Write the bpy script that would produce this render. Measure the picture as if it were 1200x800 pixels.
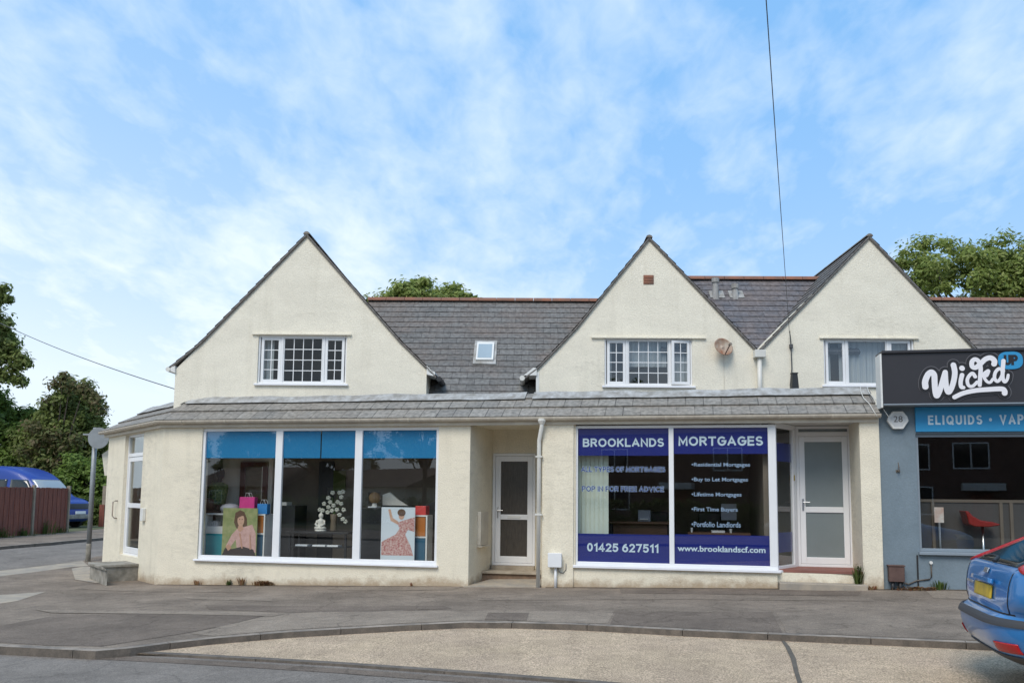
import bpy, bmesh, math, random
import numpy as np
from mathutils import Vector, Matrix
random.seed(7); rng = np.random.default_rng(11)
R = math.radians
for o in list(bpy.data.objects): bpy.data.objects.remove(o)
scene = bpy.context.scene
COL = scene.collection

# ---------------------------------------------------------------- camera
H = 1.52; FPX = 982.0; PITCH = 0.0971592; ROLL = 0.0104468; SHY = 87.46
cp, sp, cr, sr = math.cos(PITCH), math.sin(PITCH), math.cos(ROLL), math.sin(ROLL)
_r = Vector((1,0,0)); _u = Vector((0,-sp,cp)); CB = Vector((0,-cp,-sp))
CR = cr*_r + sr*_u; CU = -sr*_r + cr*_u
CAMP = Vector((0,0,H))
cam = bpy.data.cameras.new('camera'); camo = bpy.data.objects.new('camera', cam); COL.objects.link(camo)
camo.matrix_world = Matrix(((CR.x,CU.x,CB.x,0),(CR.y,CU.y,CB.y,0),(CR.z,CU.z,CB.z,H),(0,0,0,1)))
cam.sensor_width = 36; cam.lens = FPX/1200*36; cam.shift_y = SHY/1200
cam.clip_start = 0.1; cam.clip_end = 3000
scene.camera = camo

# ---------------------------------------------------------------- light, sky, exposure
SUN_EL = R(50); SUN_AZ = R(205)          # azimuth clockwise from +Y: behind the camera, a little to the left
sdir = Vector((math.sin(SUN_AZ)*math.cos(SUN_EL), math.cos(SUN_AZ)*math.cos(SUN_EL), math.sin(SUN_EL)))
sl = bpy.data.lights.new('sun','SUN'); sl.energy = 1.25; sl.angle = R(28); sl.color = (1,.93,.83)
so = bpy.data.objects.new('sun', sl); COL.objects.link(so); so.location = (0,-10,30)
so.rotation_euler = (-sdir).to_track_quat('-Z','Y').to_euler()
world = bpy.data.worlds.new('World'); scene.world = world; world.use_nodes = True
wt = world.node_tree; wt.nodes.clear()
def wn(t, **k):
    n = wt.nodes.new(t)
    for a,b in k.items(): setattr(n,a,b)
    return n
def wl(a,b): wt.links.new(a,b)
def wmath(op,a,b=None):
    n = wn('ShaderNodeMath', operation=op)
    for i,x in enumerate((a,b)):
        if x is None: continue
        if isinstance(x,(int,float)): n.inputs[i].default_value = x
        else: wl(x,n.inputs[i])
    return n.outputs[0]
sky = wn('ShaderNodeTexSky', sky_type='NISHITA', sun_disc=False, sun_elevation=SUN_EL, sun_rotation=SUN_AZ)
sky.air_density = 1.0; sky.dust_density = 0.6; sky.ozone_density = 2.0
tc = wn('ShaderNodeTexCoord'); sx = wn('ShaderNodeSeparateXYZ'); wl(tc.outputs['Generated'], sx.inputs[0])
zc = wmath('MAXIMUM', sx.outputs[2], 0.0); zd = wmath('ADD', zc, 0.22)
px_ = wmath('DIVIDE', sx.outputs[0], zd); py_ = wmath('DIVIDE', sx.outputs[1], zd)
cx = wn('ShaderNodeCombineXYZ'); wl(px_, cx.inputs[0]); wl(py_, cx.inputs[1]); cx.inputs[2].default_value = 3.1
mp = wn('ShaderNodeMapping'); mp.inputs['Rotation'].default_value = (0,0,R(-38)); mp.inputs['Scale'].default_value=(1,.62,1); wl(cx.outputs[0], mp.inputs[0])
def wnoise(scale, detail, rough, dist, vec):
    n = wn('ShaderNodeTexNoise'); n.inputs['Scale'].default_value=scale; n.inputs['Detail'].default_value=detail
    n.inputs['Roughness'].default_value=rough; n.inputs['Distortion'].default_value=dist; wl(vec, n.inputs['Vector']); return n.outputs['Fac']
nA = wnoise(1.2, 2, .5, .0, mp.outputs[0]); nB = wnoise(6.5, 4, .55, .3, mp.outputs[0]); nC = wnoise(17, 5, .6, .4, mp.outputs[0])
s1 = wmath('ADD', wmath('MULTIPLY', nA, .48), wmath('ADD', wmath('MULTIPLY', nB, .42), wmath('MULTIPLY', nC, .20)))
cr_ = wn('ShaderNodeValToRGB'); wl(s1, cr_.inputs[0])
e = cr_.color_ramp.elements; e[0].position=.485; e[0].color=(0.10,)*3+(1,); e[1].position=.73; e[1].color=(.74,)*3+(1,)
CLD = cr_.outputs[0]
hz = wmath('POWER', wmath('SUBTRACT', 1.0, zc), 5.0)        # thin cloud thickens towards the horizon
lft = wmath('MULTIPLY', wmath('MAXIMUM', wmath('SUBTRACT', .15, sx.outputs[0]), 0.0), wmath('MULTIPLY', wmath('POWER', wmath('SUBTRACT',1.0,zc), 2.0), .75))
fac = wmath('MINIMUM', wmath('ADD', wmath('ADD', CLD, lft), wmath('MULTIPLY', hz, .95)), .97)
SKYC = (1.32,4.1,8.2,1); CLOUDC = (6.9,7.9,8.8,1)
mxs = wn('ShaderNodeMix', data_type='RGBA'); mxs.inputs[0].default_value=.82; wl(sky.outputs[0], mxs.inputs[6]); mxs.inputs[7].default_value=SKYC
mx = wn('ShaderNodeMix', data_type='RGBA'); wl(fac, mx.inputs[0]); wl(mxs.outputs[2], mx.inputs[6]); mx.inputs[7].default_value=CLOUDC
bg = wn('ShaderNodeBackground'); bg.inputs[1].default_value = .062; wl(mx.outputs[2], bg.inputs[0])
wo = wn('ShaderNodeOutputWorld'); wl(bg.outputs[0], wo.inputs[0])
scene.view_settings.view_transform='Standard'; scene.view_settings.look='None'
scene.view_settings.gamma=1; scene.view_settings.exposure=1.06; scene.view_settings.use_curve_mapping=False
scene.render.engine='CYCLES'; scene.cycles.max_bounces=8; scene.cycles.transparent_max_bounces=24
scene.cycles.sample_clamp_indirect=4

# ---------------------------------------------------------------- pixel measurement -> world
def ray(px, py):
    return (CR*((px-600)/FPX) + CU*((400+SHY-py)/FPX) - CB)
class Frame:
    """local axes: u along the wall (right), v into the building, z up"""
    def __init__(s, o, a):
        s.o=Vector(o); s.a=a; s.ex=Vector((math.cos(a),math.sin(a),0)); s.ey=Vector((-math.sin(a),math.cos(a),0))
        s.m = Matrix(((s.ex.x,s.ey.x,0,s.o.x),(s.ex.y,s.ey.y,0,s.o.y),(0,0,1,s.o.z),(0,0,0,1)))
    def w(s,u,v,z): return s.o+s.ex*u+s.ey*v+Vector((0,0,z))
    def p(s,px,py,v=0.0):
        d=ray(px,py); t=((s.o-CAMP).dot(s.ey)+v)/d.dot(s.ey); h=CAMP+d*t-s.o
        return h.dot(s.ex), h.z
    def u(s,px,py,v=0.0): return s.p(px,py,v)[0]
    def z(s,px,py,v=0.0): return s.p(px,py,v)[1]
def zhit(px,py,z):
    d=ray(px,py); t=(z-H)/d.z; return CAMP+d*t
WORLD = Frame((0,0,0),0)
AL=-0.2043; AU=-0.02125
h0 = zhit(632,684.3,0.0)
tl = Vector((-math.sin(AL),math.cos(AL),0)); YL = h0.dot(tl)/tl.y
L = Frame((0,YL,0), AL)                     # shop fronts
U = Frame((0,YL+1.75,0), AU)                # upper storey
gl = L.z(187,685); gr = L.z(1033,690); ul=L.u(187,685); ur=L.u(1033,690)
SL = (gr-gl)/(ur-ul)
def sstep(a,b,x):
    t=min(max((x-a)/(b-a),0),1); return t*t*(3-2*t)
def g(x,y):
    return (SL*max(-7.5,min(7.5,x)) - .062)*(1-sstep(19,27,y))
def gp(px,py,off=0.0):
    z=0.0
    for _ in range(8):
        h=zhit(px,py,z+off); z=g(h.x,h.y)
    return h
# ---------------------------------------------------------------- materials
MATS={}
def mat(name, col, rough=.7, var=.0, scale=4, col2=None, bump=0, bscale=60, spec=.5, metal=0, stretch=None, coat=0, fine=0, fscale=200, tr=0):
    m=bpy.data.materials.new(name); m.use_nodes=True; nt=m.node_tree; b=nt.nodes['Principled BSDF']
    b.inputs['Base Color'].default_value=(*col,1); b.inputs['Roughness'].default_value=rough; b.inputs['Metallic'].default_value=metal
    b.inputs['Specular IOR Level'].default_value=spec; b.inputs['Coat Weight'].default_value=coat
    if coat: b.inputs['Coat Roughness'].default_value=.05
    t=nt.nodes.new('ShaderNodeTexCoord'); vec=t.outputs['Object']
    if stretch:
        mp=nt.nodes.new('ShaderNodeMapping'); mp.inputs['Scale'].default_value=stretch; nt.links.new(vec,mp.inputs[0]); vec=mp.outputs[0]
    out=None
    if col2 or var:
        c2=col2 or tuple(c*(1-var) for c in col)
        n=nt.nodes.new('ShaderNodeTexNoise'); n.inputs['Scale'].default_value=scale; n.inputs['Detail'].default_value=7; n.inputs['Roughness'].default_value=.62; nt.links.new(vec,n.inputs['Vector'])
        rp=nt.nodes.new('ShaderNodeValToRGB'); rp.color_ramp.elements[0].position=.36; rp.color_ramp.elements[1].position=.66
        rp.color_ramp.elements[0].color=(*c2,1); rp.color_ramp.elements[1].color=(*col,1); nt.links.new(n.outputs['Fac'],rp.inputs[0]); out=rp.outputs[0]
    if fine:
        n=nt.nodes.new('ShaderNodeTexNoise'); n.inputs['Scale'].default_value=fscale; n.inputs['Detail'].default_value=3; nt.links.new(t.outputs['Object'],n.inputs['Vector'])
        rp=nt.nodes.new('ShaderNodeMapRange'); rp.inputs[1].default_value=.3; rp.inputs[2].default_value=.7; rp.inputs[3].default_value=1-fine; rp.inputs[4].default_value=1+fine; nt.links.new(n.outputs['Fac'],rp.inputs[0])
        mxn=nt.nodes.new('ShaderNodeVectorMath'); mxn.operation='SCALE'; nt.links.new(rp.outputs[0],mxn.inputs['Scale'])
        if out: nt.links.new(out,mxn.inputs[0])
        else: mxn.inputs[0].default_value=col
        out=mxn.outputs[0]
    if out: nt.links.new(out,b.inputs['Base Color'])
    if bump:
        n=nt.nodes.new('ShaderNodeTexNoise'); n.inputs['Scale'].default_value=bscale; n.inputs['Detail'].default_value=5; nt.links.new(vec,n.inputs['Vector'])
        bp=nt.nodes.new('ShaderNodeBump'); bp.inputs['Strength'].default_value=bump; bp.inputs['Distance'].default_value=.02; nt.links.new(n.outputs['Fac'],bp.inputs['Height']); nt.links.new(bp.outputs[0],b.inputs['Normal'])
    MATS[name]=m; return m
def render_mat(name, col, dirt, zlow=None, bump=.5):
    """painted roughcast: blotchy paint, thin grey weather marks, brown splash stains at the foot (a stain with its own shape)"""
    m=mat(name,col,.9,col2=tuple(c*.91 for c in col),scale=1.6,bump=bump,bscale=34,stretch=(1,1,1.9),fine=.07,fscale=45,spec=.25)
    nt=m.node_tree; b=nt.nodes['Principled BSDF']; src=b.inputs['Base Color'].links[0].from_socket
    t=nt.nodes.new('ShaderNodeTexCoord')
    mp=nt.nodes.new('ShaderNodeMapping'); mp.inputs['Scale'].default_value=(5,5,13); nt.links.new(t.outputs['Object'],mp.inputs[0])
    n=nt.nodes.new('ShaderNodeTexNoise'); n.inputs['Scale'].default_value=1.0; n.inputs['Detail'].default_value=9; n.inputs['Roughness'].default_value=.72; nt.links.new(mp.outputs[0],n.inputs['Vector'])
    n2=nt.nodes.new('ShaderNodeTexNoise'); n2.inputs['Scale'].default_value=.45; n2.inputs['Detail'].default_value=4; nt.links.new(t.outputs['Object'],n2.inputs['Vector'])
    mu=nt.nodes.new('ShaderNodeMath'); mu.operation='MULTIPLY'; nt.links.new(n.outputs['Fac'],mu.inputs[0]); nt.links.new(n2.outputs['Fac'],mu.inputs[1])
    mr=nt.nodes.new('ShaderNodeMapRange'); mr.inputs[1].default_value=.27; mr.inputs[2].default_value=.42; mr.inputs[3].default_value=0; mr.inputs[4].default_value=.5; nt.links.new(mu.outputs[0],mr.inputs[0])
    mx=nt.nodes.new('ShaderNodeMix'); mx.data_type='RGBA'; nt.links.new(mr.outputs[0],mx.inputs[0]); nt.links.new(src,mx.inputs[6]); mx.inputs[7].default_value=(*dirt,1)
    res=mx.outputs[2]
    mps=nt.nodes.new('ShaderNodeMapping'); mps.inputs['Scale'].default_value=(4.5,4.5,.45); nt.links.new(t.outputs['Object'],mps.inputs[0])
    ns=nt.nodes.new('ShaderNodeTexNoise'); ns.inputs['Scale'].default_value=1; ns.inputs['Detail'].default_value=7; ns.inputs['Roughness'].default_value=.6; nt.links.new(mps.outputs[0],ns.inputs['Vector'])
    ms=nt.nodes.new('ShaderNodeMapRange'); ms.inputs[1].default_value=.53; ms.inputs[2].default_value=.74; ms.inputs[3].default_value=0; ms.inputs[4].default_value=.22; nt.links.new(ns.outputs['Fac'],ms.inputs[0])
    mxs_=nt.nodes.new('ShaderNodeMix'); mxs_.data_type='RGBA'; nt.links.new(ms.outputs[0],mxs_.inputs[0]); nt.links.new(res,mxs_.inputs[6]); mxs_.inputs[7].default_value=(.46,.41,.31,1); res=mxs_.outputs[2]
    if zlow is not None:
        gz=nt.nodes.new('ShaderNodeNewGeometry'); sp_=nt.nodes.new('ShaderNodeSeparateXYZ'); nt.links.new(gz.outputs['Position'],sp_.inputs[0])
        ma=nt.nodes.new('ShaderNodeMath'); ma.operation='MULTIPLY_ADD'; nt.links.new(sp_.outputs[0],ma.inputs[0]); ma.inputs[1].default_value=-SL; az=nt.nodes.new('ShaderNodeMath'); az.operation='ADD'; az.inputs[1].default_value=.062; nt.links.new(sp_.outputs[2],az.inputs[0]); nt.links.new(az.outputs[0],ma.inputs[2])
        n3=nt.nodes.new('ShaderNodeTexNoise'); n3.inputs['Scale'].default_value=3.2; n3.inputs['Detail'].default_value=7; n3.inputs['Roughness'].default_value=.7; nt.links.new(gz.outputs['Position'],n3.inputs['Vector'])
        sb=nt.nodes.new('ShaderNodeMath'); sb.operation='MULTIPLY_ADD'; nt.links.new(n3.outputs['Fac'],sb.inputs[0]); sb.inputs[1].default_value=-.55; nt.links.new(ma.outputs[0],sb.inputs[2])
        m2=nt.nodes.new('ShaderNodeMapRange'); m2.inputs[1].default_value=-.10; m2.inputs[2].default_value=-.26; m2.inputs[3].default_value=0; m2.inputs[4].default_value=.75; nt.links.new(sb.outputs[0],m2.inputs[0])
        mx2=nt.nodes.new('ShaderNodeMix'); mx2.data_type='RGBA'; nt.links.new(m2.outputs[0],mx2.inputs[0]); nt.links.new(res,mx2.inputs[6]); mx2.inputs[7].default_value=(.36,.25,.15,1)
        res=mx2.outputs[2]
    nt.links.new(res,b.inputs['Base Color']); return m
def tile_mat(name, c1, c2, joint, bump=.3, stain=None, mort=.02):
    """roof tiles: UV u counts tiles along the course, v counts courses"""
    m=bpy.data.materials.new(name); m.use_nodes=True; nt=m.node_tree; b=nt.nodes['Principled BSDF']; b.inputs['Roughness'].default_value=.75; b.inputs['Specular IOR Level'].default_value=.3
    uv=nt.nodes.new('ShaderNodeUVMap')
    br=nt.nodes.new('ShaderNodeTexBrick'); br.offset=.5; br.inputs['Scale'].default_value=1; br.inputs['Brick Width'].default_value=1; br.inputs['Row Height'].default_value=1
    br.inputs['Mortar Size'].default_value=mort; br.inputs['Mortar Smooth'].default_value=.3; br.inputs['Bias'].default_value=0
    br.inputs['Color1'].default_value=(*c1,1); br.inputs['Color2'].default_value=(*c2,1); br.inputs['Mortar'].default_value=(*joint,1); nt.links.new(uv.outputs[0],br.inputs['Vector'])
    t=nt.nodes.new('ShaderNodeTexCoord')
    n=nt.nodes.new('ShaderNodeTexNoise'); n.inputs['Scale'].default_value=.9; n.inputs['Detail'].default_value=9; n.inputs['Roughness'].default_value=.68; nt.links.new(t.outputs['Object'],n.inputs['Vector'])
    mr=nt.nodes.new('ShaderNodeMapRange'); mr.inputs[1].default_value=.42; mr.inputs[2].default_value=.62; mr.inputs[4].default_value=.75; nt.links.new(n.outputs['Fac'],mr.inputs[0])
    mx=nt.nodes.new('ShaderNodeMix'); mx.data_type='RGBA'; nt.links.new(mr.outputs[0],mx.inputs[0]); nt.links.new(br.outputs['Color'],mx.inputs[6]); mx.inputs[7].default_value=(*(stain or c2),1)
    n2=nt.nodes.new('ShaderNodeTexNoise'); n2.inputs['Scale'].default_value=14; n2.inputs['Detail'].default_value=6; nt.links.new(t.outputs['Object'],n2.inputs['Vector'])
    m2=nt.nodes.new('ShaderNodeMapRange'); m2.inputs[1].default_value=.3; m2.inputs[2].default_value=.7; m2.inputs[3].default_value=.66; m2.inputs[4].default_value=1.32; nt.links.new(n2.outputs['Fac'],m2.inputs[0])
    sc=nt.nodes.new('ShaderNodeVectorMath'); sc.operation='SCALE'; nt.links.new(mx.outputs[2],sc.inputs[0]); nt.links.new(m2.outputs[0],sc.inputs['Scale']); nt.links.new(sc.outputs[0],b.inputs['Base Color'])
    bp=nt.nodes.new('ShaderNodeBump'); bp.inputs['Strength'].default_value=bump; bp.inputs['Distance'].default_value=.02; nt.links.new(n2.outputs['Fac'],bp.inputs['Height']); nt.links.new(bp.outputs[0],b.inputs['Normal'])
    MATS[name]=m; return m
def glass_mat(name, tint=(1,1,1), ior=1.6, rough=0.0):
    m=bpy.data.materials.new(name); m.use_nodes=True; nt=m.node_tree; nt.nodes.remove(nt.nodes['Principled BSDF'])
    fr=nt.nodes.new('ShaderNodeFresnel'); ge=nt.nodes.new('ShaderNodeNewGeometry'); mi=nt.nodes.new('ShaderNodeMix'); mi.inputs[2].default_value=ior; mi.inputs[3].default_value=1/ior; nt.links.new(ge.outputs['Backfacing'],mi.inputs[0]); nt.links.new(mi.outputs[0],fr.inputs[0])
    tr=nt.nodes.new('ShaderNodeBsdfTransparent'); tr.inputs[0].default_value=(*tint,1)
    gs=nt.nodes.new('ShaderNodeBsdfGlossy'); gs.inputs['Roughness'].default_value=rough
    mx=nt.nodes.new('ShaderNodeMixShader'); nt.links.new(fr.outputs[0],mx.inputs[0]); nt.links.new(tr.outputs[0],mx.inputs[1]); nt.links.new(gs.outputs[0],mx.inputs[2])
    nt.links.new(mx.outputs[0],nt.nodes['Material Output'].inputs[0]); MATS[name]=m; return m
def leaf_mat(name, cols):
    m=bpy.data.materials.new(name); m.use_nodes=True; nt=m.node_tree; b=nt.nodes['Principled BSDF']
    b.inputs['Roughness'].default_value=.6; b.inputs['Specular IOR Level'].default_value=.25
    ge=nt.nodes.new('ShaderNodeNewGeometry'); rp=nt.nodes.new('ShaderNodeValToRGB'); cr=rp.color_ramp
    while len(cr.elements)<len(cols): cr.elements.new(.5)
    for i,c in enumerate(cols): cr.elements[i].position=i/(len(cols)-1); cr.elements[i].color=(*c,1)
    nt.links.new(ge.outputs['Random Per Island'],rp.inputs[0]); nt.links.new(rp.outputs[0],b.inputs['Base Color'])
    tl_=nt.nodes.new('ShaderNodeBsdfTranslucent'); nt.links.new(rp.outputs[0],tl_.inputs[0])
    mx=nt.nodes.new('ShaderNodeMixShader'); mx.inputs[0].default_value=.4; nt.links.new(b.outputs[0],mx.inputs[1]); nt.links.new(tl_.outputs[0],mx.inputs[2])
    nt.links.new(mx.outputs[0],nt.nodes['Material Output'].inputs[0]); MATS[name]=m; return m
def brick_mat(name, c1, c2, mortar):
    m=bpy.data.materials.new(name); m.use_nodes=True; nt=m.node_tree; b=nt.nodes['Principled BSDF']; b.inputs['Roughness'].default_value=.85
    t=nt.nodes.new('ShaderNodeTexCoord'); mp=nt.nodes.new('ShaderNodeMapping'); mp.inputs['Rotation'].default_value=(R(90),0,0); nt.links.new(t.outputs['Object'],mp.inputs[0])
    br=nt.nodes.new('ShaderNodeTexBrick'); br.inputs['Scale'].default_value=1; br.inputs['Brick Width'].default_value=.225; br.inputs['Row Height'].default_value=.075; br.inputs['Mortar Size'].default_value=.008
    br.inputs['Color1'].default_value=(*c1,1); br.inputs['Color2'].default_value=(*c2,1); br.inputs['Mortar'].default_value=(*mortar,1); nt.links.new(mp.outputs[0],br.inputs['Vector']); nt.links.new(br.outputs['Color'],b.inputs['Base Color'])
    MATS[name]=m; return m

CREAM=(.80,.755,.62)
m_cream=render_mat('cream_render',(.84,.78,.645),(.42,.38,.30))
m_creaml=render_mat('cream_render_ground_floor',(.82,.745,.59),(.48,.43,.34),zlow=0)
m_upvc=mat('white_upvc',(.80,.80,.80),.35,var=.04,scale=3,spec=.5)
m_sillw=mat('white_sill',(.82,.82,.84),.4,var=.05,scale=3)
m_gutter=mat('weathered_cream_plastic',(.62,.56,.46),.5,col2=(.48,.42,.34),scale=3,stretch=(3,3,1))
m_fascia=mat('cream_fascia_board',(.66,.60,.49),.6,col2=(.54,.48,.39),scale=3)
m_whitep=mat('white_painted_wood',(.76,.75,.71),.5,var=.12,scale=5)
m_pipe=mat('white_downpipe',(.72,.70,.64),.45,var=.15,scale=2)
m_skirt=tile_mat('skirt_tiles',(.275,.255,.225),(.205,.192,.172),(.08,.074,.066),stain=(.24,.212,.178),mort=.035)
m_roof=tile_mat('roof_tiles',(.178,.172,.162),(.135,.130,.123),(.065,.06,.056),stain=(.175,.142,.122))
m_slate=tile_mat('blue_slate_tiles',(.135,.135,.148),(.105,.104,.115),(.045,.045,.05),stain=(.18,.145,.13))
m_ridge=mat('terracotta_ridge',(.30,.125,.075),.85,col2=(.19,.105,.075),scale=5,fine=.15)
m_verge=mat('verge_mortar',(.26,.23,.19),.9,col2=(.12,.105,.095),scale=6)
m_lead=mat('lead_flashing',(.42,.415,.40),.8,col2=(.24,.225,.20),scale=2.5,stretch=(2.5,2.5,.6),fine=.1,fscale=20)
m_felt=mat('flat_roof_felt',(.16,.16,.16),.9,var=.3,scale=2)
m_dark=mat('dark_interior',(.055,.047,.04),.8,var=.3,scale=2)
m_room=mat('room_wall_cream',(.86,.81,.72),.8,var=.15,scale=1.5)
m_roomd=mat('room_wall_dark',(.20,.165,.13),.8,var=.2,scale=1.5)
m_floor=mat('room_floor',(.30,.23,.17),.5,var=.2,scale=3)
m_ceil=mat('room_ceiling',(.8,.8,.78),.8)
m_glass=glass_mat('shop_glass',(.95,.97,.96),1.95)
m_uglass=glass_mat('upper_glass',(.75,.80,.82),1.6); m_uglass2=glass_mat('bright_upper_glass',(.7,.75,.78),2.1)
m_frost=mat('frosted_glass',(.215,.25,.255),.28,col2=(.185,.215,.215),scale=.8,spec=.6)
m_darkobs=mat('obscured_dark_glass',(.05,.042,.034),.3,col2=(.075,.064,.052),scale=40,stretch=(1,1,.15),spec=.5,bump=.15,bscale=80)
m_blue=mat('sky_blue_vinyl',(.008,.20,.43),.45,var=.06,scale=2)
m_navy=mat('navy_vinyl',(.004,.013,.19),.4,var=.06,scale=2)
m_ltxt=mat('pale_blue_lettering',(.62,.74,.82),.5)
m_btxt=mat('blue_lettering',(.03,.06,.26),.5)
m_btx2=mat('muted_blue_lettering',(.30,.40,.55),.5)
m_step=mat('stone_step',(.42,.36,.28),.85,col2=(.28,.23,.17),scale=4,bump=.3,bscale=60)
m_brickstep=mat('brown_brick_riser',(.25,.16,.10),.9,col2=(.15,.10,.07),scale=7)
m_terra=mat('terracotta_step',(.26,.10,.075),.7,col2=(.20,.085,.065),scale=5)
m_conc=mat('pale_concrete',(.43,.355,.265),.9,col2=(.28,.25,.21),scale=3,bump=.3,bscale=90,fine=.12,fscale=120)
m_concd=mat('mossy_concrete',(.36,.33,.28),.9,col2=(.17,.155,.125),scale=4,bump=.4,bscale=50)
m_dirtg=mat('soil_and_litter',(.16,.12,.08),.95,col2=(.09,.07,.05),scale=12,bump=.5,bscale=60)
def asphalt(n,c,c2,sc=1.2,crack=.5,fine=.3):
    m=mat(n,c,.92,col2=c2,scale=sc,bump=.6,bscale=120,fine=fine,fscale=70,spec=.2)
    nt=m.node_tree; b=nt.nodes['Principled BSDF']; src=b.inputs['Base Color'].links[0].from_socket; t=nt.nodes.new('ShaderNodeTexCoord')
    def nz(scale,det,lo,hi,o0,o1,stretch=None):
        v=t.outputs['Object']
        if stretch:
            mp=nt.nodes.new('ShaderNodeMapping'); mp.inputs['Scale'].default_value=stretch; mp.inputs['Rotation'].default_value=(0,0,R(12)); nt.links.new(v,mp.inputs[0]); v=mp.outputs[0]
        q=nt.nodes.new('ShaderNodeTexNoise'); q.inputs['Scale'].default_value=scale; q.inputs['Detail'].default_value=det; q.inputs['Roughness'].default_value=.65; nt.links.new(v,q.inputs['Vector'])
        r=nt.nodes.new('ShaderNodeMapRange'); r.inputs[1].default_value=lo; r.inputs[2].default_value=hi; r.inputs[3].default_value=o0; r.inputs[4].default_value=o1; nt.links.new(q.outputs['Fac'],r.inputs[0]); return r.outputs[0]
    def mul(x,y):
        k=nt.nodes.new('ShaderNodeMath'); k.operation='MULTIPLY'; nt.links.new(x,k.inputs[0]); nt.links.new(y,k.inputs[1]); return k.outputs[0]
    f=mul(nz(7,8,.34,.66,.90,1.08),nz(.9,7,.35,.65,.86,1.12)); f=mul(f,nz(24,4,.3,.7,.88,1.12))
    vo=nt.nodes.new('ShaderNodeTexVoronoi'); vo.feature='DISTANCE_TO_EDGE'; vo.inputs['Scale'].default_value=.55
    wn_=nt.nodes.new('ShaderNodeTexNoise'); wn_.inputs['Scale'].default_value=1.5; wn_.inputs['Detail'].default_value=6; nt.links.new(t.outputs['Object'],wn_.inputs['Vector'])
    va=nt.nodes.new('ShaderNodeVectorMath'); va.operation='ADD'; nt.links.new(t.outputs['Object'],va.inputs[0]); nt.links.new(wn_.outputs['Color'],va.inputs[1]); nt.links.new(va.outputs[0],vo.inputs['Vector'])
    r=nt.nodes.new('ShaderNodeMapRange'); r.inputs[1].default_value=.0; r.inputs[2].default_value=.012; r.inputs[3].default_value=1-crack; r.inputs[4].default_value=1; nt.links.new(vo.outputs['Distance'],r.inputs[0]); f=mul(f,r.outputs[0])
    sc_=nt.nodes.new('ShaderNodeVectorMath'); sc_.operation='SCALE'; nt.links.new(src,sc_.inputs[0]); nt.links.new(f,sc_.inputs['Scale']); nt.links.new(sc_.outputs[0],b.inputs['Base Color']); return m
m_road=asphalt('road_asphalt',(.245,.215,.185),(.205,.179,.154),.7,.25)
m_pav=asphalt('pavement_asphalt',(.262,.211,.164),(.207,.166,.13),.9,.3)
m_pavd=asphalt('dark_asphalt_patch',(.205,.163,.128),(.165,.131,.104),1.4,.3)
m_pavl=asphalt('pale_asphalt_patch',(.315,.257,.2),(.26,.211,.165),1.2,.3)
m_pavm=asphalt('mid_asphalt_patch',(.272,.22,.172),(.217,.175,.137),1.6,.3)
m_kerb=mat('kerb_concrete',(.38,.31,.245),.9,col2=(.17,.145,.12),scale=4,bump=.3,bscale=90,fine=.15,fscale=90)
m_kerbf=mat('kerb_edging_dark',(.17,.14,.112),.9,col2=(.10,.085,.07),scale=6,fine=.15,fscale=60)
m_bay=asphalt('aggregate_concrete',(.53,.405,.275),(.45,.34,.24),1.0,.1,.6)
m_grass=mat('verge_grass',(.07,.10,.03),.95,col2=(.12,.10,.05),scale=5,bump=.6,bscale=30)
m_crack=mat('bay_crack',(.13,.11,.085),.95,var=.3,scale=9)
m_black=mat('black_plastic',(.02,.02,.021),.5)
m_chrome=mat('steel',(.6,.6,.6),.3,metal=1)
m_brass=mat('brass',(.45,.33,.12),.35,metal=1)
m_white=mat('white_board',(.78,.78,.76),.6)

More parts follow.
